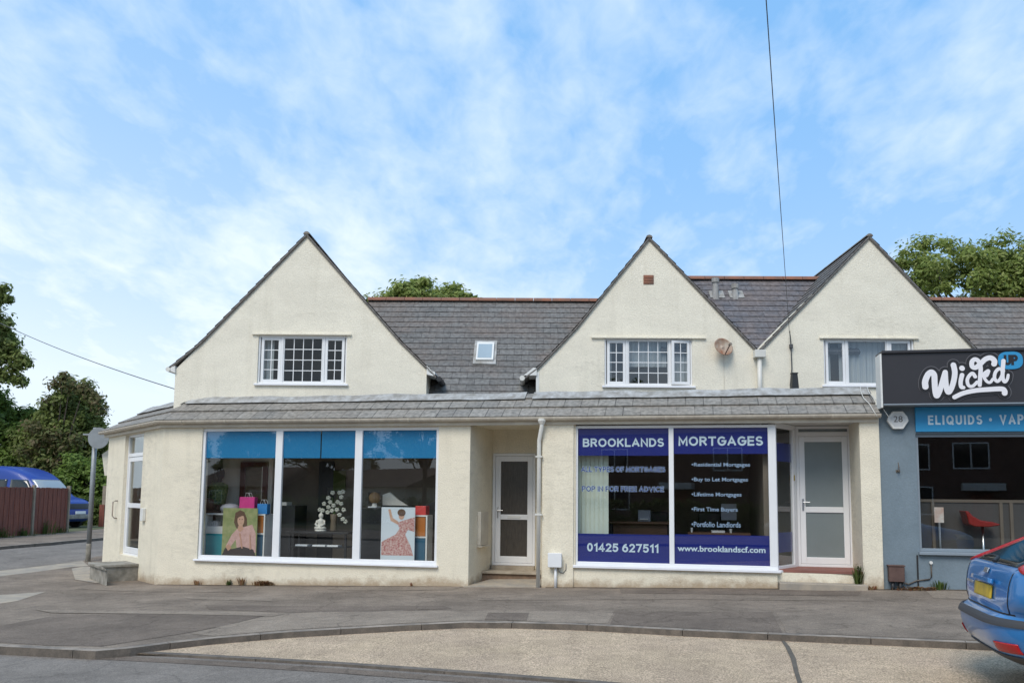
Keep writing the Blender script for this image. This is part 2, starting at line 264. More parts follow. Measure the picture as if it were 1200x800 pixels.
# ---------------------------------------------------------------- mesh helpers
WM={}
class MB:
    def __init__(s, fr=None): s.v=[]; s.f=[]; s.fr=fr or WORLD; s.uv=None; s.mi=[]; s.cm=0
    def P(s,u,v,z): s.v.append(s.fr.w(u,v,z)); return len(s.v)-1
    def face(s,ids): s.f.append(list(ids)); s.mi.append(s.cm)
    def poly(s,pts): s.face([s.P(*p) for p in pts])
    def box(s,u0,u1,v0,v1,z0,z1):
        i=[s.P(u,v,z) for z in (z0,z1) for (u,v) in ((u0,v0),(u1,v0),(u1,v1),(u0,v1))]
        for q in ((3,2,1,0),(4,5,6,7),(0,1,5,4),(1,2,6,5),(2,3,7,6),(3,0,4,7)): s.face([i[k] for k in q])
        return s
    def prism(s, pts, dvec):
        """pts: polygon of local (u,v,z) facing away from dvec; extruded by dvec"""
        n=len(pts); a=[s.P(*p) for p in pts]; b=[s.P(p[0]+dvec[0],p[1]+dvec[1],p[2]+dvec[2]) for p in pts]
        s.face(a); s.face(b[::-1])
        for k in range(n): s.face([a[k],b[k],b[(k+1)%n],a[(k+1)%n]])
        return s
    def tube(s, pts, rad, n=8, cap=True):
        pts=[Vector(p) for p in pts]; rad=rad if isinstance(rad,(list,tuple)) else [rad]*len(pts); rings=[]
        for i,p in enumerate(pts):
            t=(pts[min(i+1,len(pts)-1)]-pts[max(i-1,0)]).normalized()
            a=Vector((0,0,1)) if abs(t.z)<.9 else Vector((1,0,0)); x=t.cross(a).normalized(); y=t.cross(x).normalized()
            rings.append([s.P(*(p+(x*math.cos(q)+y*math.sin(q))*rad[i])) for q in [2*math.pi*k/n for k in range(n)]])
        for A,B in zip(rings,rings[1:]):
            for k in range(n): s.face([A[k],A[(k+1)%n],B[(k+1)%n],B[k]])
        if cap: s.face(rings[0][::-1]); s.face(rings[-1])
        return s
    def lathe(s, prof, c=(0,0,0), n=16, axis='z'):
        rings=[]
        for r,h in prof:
            ring=[]
            for k in range(n):
                q=2*math.pi*k/n; a,b=r*math.cos(q),r*math.sin(q)
                ring.append(s.P(*( (c[0]+a,c[1]+b,c[2]+h) if axis=='z' else (c[0]+a,c[1]+h,c[2]+b) )))
            rings.append(ring)
        for A,B in zip(rings,rings[1:]):
            for k in range(n): s.face([A[k],A[(k+1)%n],B[(k+1)%n],B[k]])
        s.face(rings[0][::-1]); s.face(rings[-1]); return s
    def ball(s,c,r,n=10,sq=(1,1,1)):
        prof=[(max(1e-3,math.sin(math.pi*k/n))*r, -math.cos(math.pi*k/n)*r*sq[2]) for k in range(n+1)]
        return s.lathe([(a*sq[0],b) for a,b in prof],c,n+4)
    def build(s,name,m,parent=None,smooth=False,bevel=0,seg=2):
        me=bpy.data.meshes.new(name); me.from_pydata([tuple(p) for p in s.v],[],s.f)
        ms=m if isinstance(m,(list,tuple)) else [m]
        for k in ms: me.materials.append(k)
        if len(ms)>1: me.polygons.foreach_set('material_index',s.mi)
        if s.uv:
            l=me.uv_layers.new(name='UVMap'); l.data.foreach_set('uv',[c for f in s.uv for p in f for c in p])
        if not s.uv:
            bm=bmesh.new(); bm.from_mesh(me); bmesh.ops.recalc_face_normals(bm,faces=bm.faces); bm.to_mesh(me); bm.free()
        if smooth: me.polygons.foreach_set('use_smooth',[True]*len(me.polygons))
        return link(name,me,parent,bevel,seg)
def link(name,me,parent=None,bevel=0,seg=2):
    o=bpy.data.objects.new(name,me); COL.objects.link(o)
    if parent:
        o.parent=parent; P=WM[parent.name]; me.transform(P.inverted()); WM[o.name]=P
    else: WM[o.name]=Matrix()
    if bevel:
        b=o.modifiers.new('bevel','BEVEL'); b.width=bevel; b.segments=seg; b.limit_method='ANGLE'
    return o
def thing(name,label,cat,loc,rz=0,group=None):
    o=bpy.data.objects.new(name,None); COL.objects.link(o); o.empty_display_size=.2
    M=Matrix.Translation(Vector(loc))@Matrix.Rotation(rz,4,'Z'); o.location=loc; o.rotation_euler=(0,0,rz)
    WM[o.name]=M; o['label']=label; o['category']=cat
    if group: o['group']=group
    return o
def tag(o,label,cat,group=None):
    """top-level single-mesh thing: move the origin to its base centre"""
    me=o.data; n=len(me.vertices); co=np.empty(n*3); me.vertices.foreach_get('co',co); co=co.reshape(-1,3)
    c=Vector(((co[:,0].min()+co[:,0].max())/2,(co[:,1].min()+co[:,1].max())/2,co[:,2].min()))
    me.transform(Matrix.Translation(-c)); o.location=c; WM[o.name]=Matrix.Translation(c)
    o['label']=label; o['category']=cat
    if group: o['group']=group
    return o
def struct(o): o['kind']='structure'; return o
def copy_tree(o,parent=None):
    c=o.copy(); COL.objects.link(c); c.parent=parent
    for ch in list(o.children): copy_tree(ch,c)
    return c
def holes_wall(name,fr,outline,holes,v0,thick,m,parent):
    """flat wall in a frame's u-z plane with window and door openings"""
    bm=bmesh.new(); edges=[]
    for loop in [outline]+holes:
        vs=[bm.verts.new((u,0,z)) for u,z in loop]
        for i in range(len(vs)): edges.append(bm.edges.new((vs[i],vs[(i+1)%len(vs)])))
    bmesh.ops.triangle_fill(bm,use_beauty=True,use_dissolve=False,edges=edges)
    r=bmesh.ops.extrude_face_region(bm,geom=bm.faces[:]); bmesh.ops.translate(bm,verts=[x for x in r['geom'] if isinstance(x,bmesh.types.BMVert)],vec=(0,thick,0))
    bmesh.ops.recalc_face_normals(bm,faces=bm.faces)
    for v in bm.verts: v.co=fr.w(v.co.x,v.co.y+v0,v.co.z)
    me=bpy.data.meshes.new(name); bm.to_mesh(me); bm.free(); me.materials.append(m)
    return link(name,me,parent)
def rect(u0,u1,z0,z1): return [(u0,z0),(u1,z0),(u1,z1),(u0,z1)]
def clip(poly,s0,s1):
    def half(P,f):
        out=[]
        for i in range(len(P)):
            a,b=P[i],P[(i+1)%len(P)]; fa,fb=f(a),f(b)
            if fa>=0: out.append(a)
            if fa*fb<0:
                t=fa/(fa-fb); out.append((a[0]+(b[0]-a[0])*t,a[1]+(b[1]-a[1])*t))
        return out
    P=half(poly,lambda p:p[1]-s0); return half(P,lambda p:s1-p[1]) if P else []
def tiled(name,fr,origin,along,up,poly,gauge,tw,m,parent,t=.022,under=.05):
    """roof slope laid in overlapping courses; poly in (along, up-slope) metres"""
    A=Vector(along).normalized(); S=Vector(up).normalized(); N=A.cross(S).normalized(); O=Vector(origin)
    if N.z<0: N=-N
    b=MB(fr); b.uv=[]; smax=max(p[1] for p in poly); smin=min(p[1] for p in poly); k=0; s=smin
    while s<smax-1e-4:
        s1=min(s+gauge,smax); P=clip(poly,s,s1+ (0.02 if s1<smax else 0))
        if len(P)>=3:
            lift=lambda q:(t*(1-(q-s)/gauge)+.004)
            pts=[O+A*p[0]+S*p[1]+N*lift(p[1]) for p in P]; uv=[(p[0]/tw, k+max(.06,min(.94,(p[1]-s)/gauge))) for p in P]
            if (pts[1]-pts[0]).cross(pts[2]-pts[1]).dot(N)<0: pts=pts[::-1]; uv=uv[::-1]
            b.poly([tuple(p) for p in pts]); b.uv.append(uv)
            # butt edge
            low=[i for i in range(len(P)) if abs(P[i][1]-s)<1e-6]
            if len(low)==2:
                p,q=P[low[0]],P[low[1]]
                if p[0]>q[0]: p,q=q,p
                a0=O+A*p[0]+S*s; a1=O+A*q[0]+S*s
                b.poly([tuple(a0-N*.004),tuple(a1-N*.004),tuple(a1+N*(t+.004)),tuple(a0+N*(t+.004))]); b.uv.append([(p[0]/tw,k+.06),(q[0]/tw,k+.06),(q[0]/tw,k+.08),(p[0]/tw,k+.08)])
        s=s1; k+=1
    # underside
    pts=[O+A*p[0]+S*p[1]-N*under for p in poly]; b.poly([tuple(p) for p in pts]); b.uv.append([(p[0]/tw,.5) for p in poly])
    top=[O+A*p[0]+S*p[1] for p in poly]; n=len(poly)
    for i in range(n):
        j=(i+1)%n; b.poly([tuple(pts[i]),tuple(pts[j]),tuple(top[j]),tuple(top[i])]); b.uv.append([(0,.5),(.1,.5),(.1,.6),(0,.6)])
    return b.build(name,m,parent)
def text(name,body,fr,u0,u1,z0,z1,v,m,parent,bold=.012,ext=.0015,fitw=True):
    c=bpy.data.curves.new('t','FONT'); c.body=body; c.size=1; c.offset=bold; c.extrude=0; c.resolution_u=3
    o=bpy.data.objects.new('t',c); COL.objects.link(o); bpy.context.view_layer.update()
    me=bpy.data.meshes.new_from_object(o.evaluated_get(bpy.context.evaluated_depsgraph_get())); bpy.data.objects.remove(o); bpy.data.curves.remove(c)
    me.name=name; n=len(me.vertices); co=np.empty(n*3); me.vertices.foreach_get('co',co); co=co.reshape(-1,3)
    a,b_=co[:,:2].min(0),co[:,:2].max(0)
    if not fitw: u1=u0+(b_[0]-a[0])*(z1-z0)/(b_[1]-a[1])
    for i in range(n):
        u=u0+(co[i,0]-a[0])/(b_[0]-a[0])*(u1-u0); z=z0+(co[i,1]-a[1])/(b_[1]-a[1])*(z1-z0); co[i]=fr.w(u,v,z)
    me.vertices.foreach_set('co',co.ravel()); me.materials.clear(); me.materials.append(m); me.update()
    return link(name,me,parent)
def sheet(name,pts,off,m,step=1.0):
    bm=bmesh.new(); f=bm.faces.new([bm.verts.new((p.x,p.y,0)) for p in pts])
    bmesh.ops.triangulate(bm,faces=[f])
    xs=[p.x for p in pts]; ys=[p.y for p in pts]
    for ax,lo,hi,nn in ((0,max(min(xs),-9),min(max(xs),9),(1,0,0)),(1,max(min(ys),15),min(max(ys),28),(0,1,0))):
        k=math.ceil(lo/step)*step
        while k<hi:
            bmesh.ops.bisect_plane(bm,geom=bm.verts[:]+bm.edges[:]+bm.faces[:],plane_co=(k,0,0) if ax==0 else (0,k,0),plane_no=nn); k+=step
    for v in bm.verts: v.co.z=g(v.co.x,v.co.y)+off
    bmesh.ops.recalc_face_normals(bm,faces=bm.faces)
    if sum(f.normal.z for f in bm.faces)<0: bmesh.ops.reverse_faces(bm,faces=bm.faces)
    me=bpy.data.meshes.new(name); bm.to_mesh(me); bm.free(); me.materials.append(m)
    return struct(link(name,me))
V2=lambda x,y: Vector((x,y,0))

# ================================================================ GROUND
gme=MB(); gme.poly([(-900,-900,-.4),(900,-900,-.4),(900,900,-.4),(-900,900,-.4)]); struct(gme.build('ground',m_grass))
RD=-.085
sheet('road',[V2(-70,-1.2),V2(70,-1.2),V2(70,12),V2(9,40),V2(-70,40)],RD,m_road)
sheet('pavement',[V2(-70,-9),V2(70,-9),V2(70,-1.2),V2(-70,-1.2)],0,m_pav)          # far side of the street, behind the camera
kerb=[(-260,743),(-120,750),(0,757.5),(60,760.5),(112,763),(153,759.5),(200,753.5),(250,748),(333,741),(400,737),(470,733),(543,729.5),(600,729.8),(667,731.5),(710,733.5),(800,738.5),(900,743),(983,746.5),(1100,751.5),(1200,756),(1320,762)]
KB=[gp(*p) for p in kerb]
ext=KB[-1]+L.ex*30; KB2=KB+[ext]
back=[V2(ext.x,22),V2(-9,27)]
left=[gp(112,652),gp(97,656.5),gp(60,661),gp(0,668),gp(-90,678),gp(-260,700)]
sheet('pavement',[V2(p.x,p.y) for p in KB2]+back+[V2(p.x,p.y) for p in left],0,m_pav)
def strip(name,line,w,top,bot,m,gap=.008,ln=.915,side=-1):
    """kerb stones set end to end along a line on the ground"""
    pts=[line[0]]
    for a,b in zip(line,line[1:]):
        n=max(1,round((b-a).length/.3))
        for k in range(1,n+1): pts.append(a.lerp(b,k/n))
    b_=MB(); acc=0
    for i,(a,c) in enumerate(zip(pts,pts[1:])):
        d=(c-a); d.z=0
        if d.length<1e-5: continue
        d.normalize(); nrm=Vector((d.y,-d.x,0))*side*-1
        pn=pts[min(i+2,len(pts)-1)]-c; pp=a-pts[max(i-1,0)]
        def nn(p,q):
            t=Vector((p.x+q.x,p.y+q.y,0)); 
            if t.length<1e-6: return nrm
            t.normalize(); return Vector((t.y,-t.x,0))*side*-1
        na=nn(pp,c-a) if i else nrm; nc=nn(c-a,pn) if i+2<len(pts) else nrm
        acc+=(c-a).length; e=c
        if acc>ln: e=c-d*gap; acc=0
        q=[a-na*.0,e-nc*.0,e+nc*w,a+na*w]
        lo=[(p.x,p.y,g(p.x,p.y)+bot) for p in q]; hi=[(p.x,p.y,g(p.x,p.y)+top) for p in q]
        A=[b_.P(*p) for p in lo]; B=[b_.P(*p) for p in hi]
        b_.cm=0; b_.face(B); b_.cm=1
        for k in range(4): b_.face([A[k],A[(k+1)%4],B[(k+1)%4],B[k]])
    return struct(b_.build(name,[m,m_kerbf]))
strip('kerb',KB2,.13,.006,-.16,m_kerb,side=1)
# road edge of the lay-by: carries straight on from the left kerb
edge=[(112,765),(200,769),(300,774.5),(400,780.5),(553,791.5),(667,800.5),(800,812),(1000,832),(1200,858)]
EB=[gp(*p,RD) for p in edge]; EB2=EB+[EB[-1]+L.ex*30]
bayp=[V2(p.x,p.y) for p in EB2]+[V2(p.x,p.y)+Vector((L.ey.x,L.ey.y,0))*.05 for p in KB2[4:][::-1]]
sheet('parking_bay',bayp,RD+.02,m_bay)
strip('kerb',EB2,.10,RD+.026,RD-.05,m_kerbf,side=1,ln=2.0)
sheet('road',[V2(p.x,p.y)-V2(0,.10) for p in EB2]+[V2(p.x,p.y)-V2(0,.32) for p in EB2[::-1]],RD+.004,m_pavd)   # joint band of darker tar along the edge
ck=[(917,752),(923,760),(929,774),(934,790),(940,812)]
cl=[gp(a,b,RD) for a,b in ck]; sheet('bay_crack',[V2(p.x-.02-.006*(i%2),p.y) for i,p in enumerate(cl)]+[V2(p.x+.016+.008*(i%3),p.y) for i,p in enumerate(cl)][::-1],RD+.026,m_crack)
# tarmac repairs
def patch(px,m,lv): sheet('tarmac_patch',[V2(*gp(a,b).xy) for a,b in px],.004*lv,m)
patch([(-80,740),(0,733),(70,720),(160,719),(280,716),(318,719),(262,733),(215,742),(120,757),(60,756),(-80,748)],m_pavd,1)
patch([(214,699),(320,700),(318,704),(225,702)],m_pavl,1)
patch([(40,714),(150,716),(290,717),(335,719),(320,722),(200,719.5),(60,718)],m_pavl,2)
patch([(240,709),(430,710),(520,709.5),(530,713),(440,716),(340,717),(245,714)],m_pavd,1)
patch([(262,733),(318,720),(380,716.5),(470,715),(570,716),(720,716),(712,730.5),(600,727),(540,727),(470,730),(400,734),(333,738),(250,745),(222,742)],m_pavl,1)
patch([(572,718),(620,718),(617,727),(568,726)],m_pavd,2)
patch([(722,716),(905,717),(917,741),(800,735.5),(715,731)],m_pavd,1)
patch([(910,717.5),(1300,722),(1300,756),(1100,748.5),(983,743.5),(922,741.5)],m_pavm,1)
patch([(560,697),(700,696),(1020,700),(1025,704),(800,702),(560,703)],m_pavm,1)
patch([(725,687.5),(800,688),(1010,693),(1005,698),(728,694.5)],m_pavd,1)
patch([(1085,692),(1180,694),(1190,703),(1095,701)],m_pavl,1)
patch([(-60,700),(0,697),(54,693),(20,704),(0,707),(-60,712)],m_conc,1)
patch([(-90,678),(0,668.6),(60,661.6),(97,657),(104,663),(84,664),(0,675),(-90,688)],m_conc,1)
patch([(84,666),(96,664),(112,664),(130,681),(112,683),(88,679)],m_conc,2)
patch([(380,687),(545,686),(530,691),(430,692),(385,690)],m_pavm,1)
patch([(95,686),(160,689),(300,691),(290,694),(170,693),(90,690)],m_pavm,1)
# rubbish line at the foot of the shop walls
sheet('wall_foot_soil',[V2(*L.w(u,.05,0).xy) for u in (L.u(185,685),)]+[V2(*L.w(L.u(185,685)+i*.35,-.04-.09*random.random()*(1 if 2<i<12 else .5),0).xy) for i in range(0,17)]+[V2(*L.w(L.u(545,685),.05,0).xy)],.006,m_dirtg)
sheet('wall_foot_soil',[V2(*L.w(L.u(640,685),.05,0).xy)]+[V2(*L.w(L.u(640,685)+i*.33,-.03-.08*random.random(),0).xy) for i in range(0,22)]+[V2(*L.w(L.u(640,685)+21.5*.33,.05,0).xy)],.006,m_dirtg)
# far side of the side street: kerb, pavement, verge
fk=[(-300,668),(-120,652),(0,640.5),(60,635.5),(125,629.5),(170,625.5)]
FK=[gp(*p) for p in fk]; FK2=FK
far=[(-300,640),(-120,634),(0,630),(80,623),(130,618.5),(170,616)]
FA=[gp(*p) for p in far]
sheet('pavement',[V2(*p.xy) for p in FK2]+[V2(*p.xy) for p in FA[::-1]],0,m_pav)
strip('kerb',FK2,.14,.006,-.16,m_kerb,side=1)
V_=[V2(*p.xy) for p in FA]
sheet('verge',V_+[V2(p.x-6,p.y+22) for p in V_[::-1]],.01,m_grass)

# ================================================================ TERRACE
TB=thing('terrace_building','cream rendered shop terrace with three pointed gables over a tiled shop front','building',tuple(L.w(0,0,0)),AL)
def part(fr=L): return MB(fr)
zf=L.z(600,498)            # underside of the eaves board
zgt=L.z(480,490,-.13)      # gutter lip
zst=L.z(700,461,.62)       # top of the tiled skirt
uA=L.u(187,600); uPier=L.u(1033,600)
# side wall frame: runs from the corner back along the side street
Ea=L.w(uA,0,0)
dE=ray(128,512.5); 
tE=(zf-H)/dE.z; Ee=CAMP+dE*tE; dv=Vector((Ee.x-Ea.x,Ee.y-Ea.y,0)); SLEN=dv.length
# S frame: ex must point to the right as seen from outside -> from E to A
S=Frame((Ee.x,Ee.y,0), math.atan2(-dv.y,-dv.x))
def zb(p): return g(p.x,p.y)-.15
# --- window and door openings of the shop front
w1l,w1r=L.u(234,582),L.u(513,582); w1t=zf-.02; w1b=L.z(370,660.5)
rcl,rcr=L.u(550,592),L.u(635,592)
w2l,w2r=L.u(674.5,582),L.u(911,600); w2b=L.z(790,667)
prl=L.u(1009,590)
zlow=-.45; zth=zf+.10
holes_wall('wall',L,[(uA,zlow),(rcl,zlow),(rcl,zth),(uA,zth)],[rect(w1l,w1r,w1b,w1t)],0,.24,m_creaml,TB)
holes_wall('wall',L,[(rcr,zlow),(w2r-.02,zlow),(w2r-.02,w2b),(w2l,w2b),(w2l,zth),(rcr,zth)],[],0,.24,m_creaml,TB)
b=part(); b.box(rcr+.001,w2l-.03,-.035,-.001,zlow,zf+.01); b.build('pilaster',m_creaml,TB,bevel=.012)
b=part(); b.box(prl,uPier,-.03,.9,zlow,zth); b.build('pier',m_creaml,TB,bevel=.012)
# recess of the flat door: splayed left wall, right wall, back wall with opening, ceiling
RV=1.35
dl,dr_=L.u(577.5,600,RV),L.u(627.5,600,RV); dtop=L.z(600,531,RV); dbot=L.z(600,662,RV)
b=part(); b.prism([(rcl,.002,zlow),(dl-.02,RV,zlow),(dl-.02,RV,zth),(rcl,.002,zth)],(-.15,.02,0)); b.build('wall',m_creaml,TB)
b=part(); b.box(rcr,rcr+.2,.242,RV,zlow,zth); b.build('wall',m_creaml,TB)
holes_wall('wall',L,[(dl-.35,zlow),(rcr+.2,zlow),(rcr+.2,zth),(dl-.35,zth)],[rect(dl,dr_,dbot,dtop)],RV+.002,.2,m_creaml,TB)
b=part(); b.box(rcl-.3,rcr+.2,.245,RV+.001,zf+.02,zf+.1); b.build('ceiling',m_creaml,TB)
# door bay of the right shop
DV=.85
d2l,d2r=L.u(934,590,DV),L.u(999,590,DV); d2b=L.z(965,664,DV); d2t=zf+.02
b=part(); b.box(w2r-.1,prl,DV+.09,DV+.25,zlow,d2b); b.box(d2r+.003,prl-.001,DV+.0,DV+.25,zlow,zth); b.build('wall',m_creaml,TB)
b=part(); b.box(w2r-.15,prl-.002,.02,DV+.2,zf+.03,zf+.1); b.build('ceiling',m_whitep,TB)
# side wall with the corner door
sdl,sdr=S.u(143.5,580),S.u(164,600); 
sA=(Ea-S.o).dot(S.ex); sdt=zf-.02; sdb=S.z(155,652)
holes_wall('wall',S,[(0,-.6),(sA,-.6),(sA,zth),(0,zth)],[rect(sdl,sdr,sdb,sdt)],0,.24,m_creaml,TB)
b=part(S); b.box(-.0,.24,.241,5,-.6,zth); b.build('wall',m_creaml,TB)
# rear and end walls, flat roof behind the tiled skirt
b=part(); b.prism([(uA+.5,.70,zst-.06),(uPier+.0,.70,zst-.06),(uPier+.0,5.5,zst-.06),(uA-3,5.5,zst-.06),(uA-1.6,3.2,zst-.06)],(0,0,-.1)); b.build('flat_roof',m_felt,TB)
# --- tiled skirt
SK0=-.16; ze=zgt-.01; SKD=.62-SK0; SKH=zst-ze; SLn=math.hypot(SKD,SKH); gau=SLn/2.55
upL=(0,SKD,SKH)
uE=uA-.03; uEnd=L.u(1031,486,-.16)
# hip bisector between the two eaves
half=(L.a-S.a); kh=math.tan((math.pi-(math.pi-abs(half)))/2)
tiled('skirt_roof',L,(0,SK0,ze),(1,0,0),upL,[(uE+kh*SK0,0),(uEnd,0),(uEnd,SLn),(uE+kh*.62,SLn)],gau,.31,m_skirt,TB,t=.03)
upS=(0,SKD,SKH)
tiled('skirt_roof',S,(0,SK0,ze),(1,0,0),upS,[(-.22,0),(sA-kh*SK0,0),(sA-kh*.62,SLn),(.75,SLn)],gau,.31,m_skirt,TB,t=.03)
# lead capping along the top of the skirt (slightly uneven)
def lead(fr,u0,u1):
    b=MB(fr); n=int((u1-u0)/.45)+1; pr=None
    for i in range(n+1):
        u=u0+(u1-u0)*i/n; j=.012*math.sin(i*2.1)+.008*math.sin(i*.77)
        ring=[(u,.62-.24,zst-.24*SKH/SKD+.052+j*.4),(u,.62-.01,zst+.042+j),(u,.80,zst+.045+j)]
        ids=[b.P(*p) for p in ring]
        if pr:
            for k in range(2): b.face([pr[k],ids[k],ids[k+1],pr[k+1]])
        pr=ids
    o=b.build('lead_flashing',m_lead,SKR); s=o.modifiers.new('thick','SOLIDIFY'); s.thickness=.006
    return o
SKR=[o for o in TB.children if o.name.startswith('skirt_roof')][0]
ug=L.u(622,461,.62)
lead(L,uE+kh*.62,ug-.07); lead(L,ug+.07,uEnd-.02)
SKR=[o for o in TB.children if o.name.startswith('skirt_roof')][1]
lead(S,.75,sA-kh*.62)
# --- eaves board and gutter
def gutter(fr,u0,u1,name='gutter',extra=(0,0)):
    b=MB(fr); n=9; R_=.062; rings=[]
    for u,ex in ((u0,extra[0]),(u1,extra[1])):
        ring=[]
        for k in range(n):
            q=math.pi+math.pi*k/(n-1); vv=-.13+R_*math.cos(q); ring.append(b.P(u+ex*vv,vv,zgt+R_*math.sin(q)*1.05))
        rings.append(ring)
    for k in range(n-1): b.face([rings[0][k],rings[1][k],rings[1][k+1],rings[0][k+1]])
    o=b.build(name,m_gutter,TB); s=o.modifiers.new('t','SOLIDIFY'); s.thickness=.008
    u=u0+.5
    while u<u1-.2:
        bb=MB(fr); ring=[]
        for k in range(n):
            q=math.pi+math.pi*k/(n-1); ring.append((-.13+(R_+.008)*math.cos(q),zgt+(R_+.008)*math.sin(q)*1.05))
        ids=[[bb.P(uu,v,z) for v,z in ring] for uu in (u,u+.035)]
        for k in range(n-1): bb.face([ids[0][k],ids[1][k],ids[1][k+1],ids[0][k+1]])
        bo=bb.build('gutter_clip',m_fascia,o); s=bo.modifiers.new('t','SOLIDIFY'); s.thickness=.006
        u+=.92+random.uniform(-.1,.1)
    return o
gutter(L,uE,uEnd+.02,extra=(kh,0)); gutter(S,-.25,sA,extra=(0,-kh))
b=part(); b.box(uE-.01,uEnd-.01,-.066,-.045,zf,zgt+.05); b.box(uE+.02,uEnd-.03,-.045,-.002,zf,zf+.015); b.build('eaves_board',m_fascia,TB)
b=part(S); b.box(-.2,sA+.01,-.066,-.045,zf,zgt+.05); b.box(-.18,sA-.03,-.045,-.002,zf,zf+.015); b.build('eaves_board',m_fascia,TB)
# --- downpipe from the gutter past the flat door
pu=L.u(631.5,600,-.05)-.0
ptop=L.u(635,492,-.13)
b=part(); b.tube([(ptop,-.13,zgt-.07),(ptop,-.13,zgt-.16),(pu,-.075,zgt-.42),(pu,-.07,zgt-.5),(pu,-.07,g(*L.w(pu,0,0).xy)-.02)],.038,10); dp=b.build('downpipe',m_pipe,TB,smooth=True)
b=part(); b.lathe([(.045,0),(.075,.06),(.075,.10)],(ptop,-.13,zgt-.13),12); b.build('gutter_outlet',m_pipe,dp)
for zz in (zgt-.72,zgt-1.75):
    b=part(); b.box(pu-.06,pu+.06,-.112,-.03,zz,zz+.03); b.build('pipe_bracket',m_pipe,dp)

# --- glazing helper
def frame_bars(b,rects,v0,v1):
    for r in rects: b.box(r[0],r[1],v0,v1,r[2],r[3])
# ---- left shop window
W1=None
b=part(); fw=.055
zt=w1t; zb1=w1b+.035
m1a,m1b=L.u(320,582),L.u(328,582); m2a,m2b=L.u(413.7,582),L.u(422.2,582)
b.box(w1l,w1r,.03,.10,zt-fw,zt); b.box(w1l,w1r,.03,.10,zb1,zb1+.075)
for a,c in ((w1l,w1l+fw),(m1a,m1b),(m2a,m2b),(w1r-fw,w1r)): b.box(a,c,.029,.101,zb1+.075,zt-fw)
W1=b.build('shop_window',m_upvc,TB,bevel=.006)
b=part(); b.box(w1l-.05,w1r+.03,-.06,.11,w1b,w1b+.035); b.build('sill',m_sillw,W1,bevel=.006)
panes1=[(w1l+fw,m1a),(m1b,m2a),(m2b,w1r-fw)]
for a,c in panes1:
    b=part(); b.poly([(a-.005,.06,zb1+.07),(c+.005,.06,zb1+.07),(c+.005,.06,zt-fw+.005),(a-.005,.06,zt-fw+.005)]); b.build('pane',m_glass,W1)
vz0=L.z(375,536.5,.075)
for i,(a,c) in enumerate(panes1):
    b=part()
    if i==1:
        mid=L.u(376.5,520,.08); b.box(a,mid-.012,.074,.076,vz0,zt-fw); b.box(mid+.012,c,.074,.076,vz0,zt-fw)
    else: b.box(a,c,.074,.076,vz0,zt-fw)
    b.build('blue_window_band',m_blue,W1)
# ---- right shop window with angled return
zb2=w2b+.035; zt2=zf-.015
b=part(); n1,n2=L.u(784,582),L.u(789.8,582); g2=L.u(901.3,580)
b.box(w2l,w2r,.03,.10,zt2-.05,zt2); b.box(w2l,w2r,.03,.10,zb2,zb2+.06)
for a,c in ((w2l,w2l+.035),(n1,n2),(g2,w2r)): b.box(a,c,.029,.101,zb2+.06,zt2-.05)
W2=b.build('shop_window',m_upvc,TB,bevel=.006)
b=part(); b.box(w2l-.04,w2r+.03,-.055,.11,w2b-.01,w2b+.035)
W2s=b.build('sill',m_sillw,W2,bevel=.006)
panes2=[(w2l+.035,n1),(n2,g2)]
for a,c in panes2:
    b=part(); b.poly([(a-.005,.06,zb2+.055),(c+.005,.06,zb2+.055),(c+.005,.06,zt2-.045),(a-.005,.06,zt2-.045)]); b.build('pane',m_glass,W2)
# return light, set at an angle between the corner post and the door frame
RF_a=L.w(w2r-.005,.055,0); RF_b=L.w(d2l+.0,DV-.02,0); rd=RF_b-RF_a
RFr=Frame((RF_a.x,RF_a.y,0),math.atan2(rd.y,rd.x)); RLn=rd.length
b=MB(RFr); b.box(.0,RLn,0,.06,zt2-.05,zt2+.04); b.box(0,RLn,0,.06,zb2,zb2+.06); b.box(RLn-.14,RLn,0.001,.059,zb2+.06,zt2-.05); b.box(.0,.05,0.001,.059,zb2+.06,zt2-.05)
WR=b.build('return_light',m_upvc,W2,bevel=.005)
b=MB(RFr); b.poly([(.045,.03,zb2+.055),(RLn-.135,.03,zb2+.055),(RLn-.135,.03,zt2-.045),(.045,.03,zt2-.045)]); b.build('pane',m_glass,W2)
b=MB(RFr); b.box(0,RLn+.02,-.06,.05,w2b-.01,w2b+.033); b.box(.05,RLn,0.0,.06,w2b-.25,w2b-.011); b.build('sill',m_sillw,W2,bevel=.005)
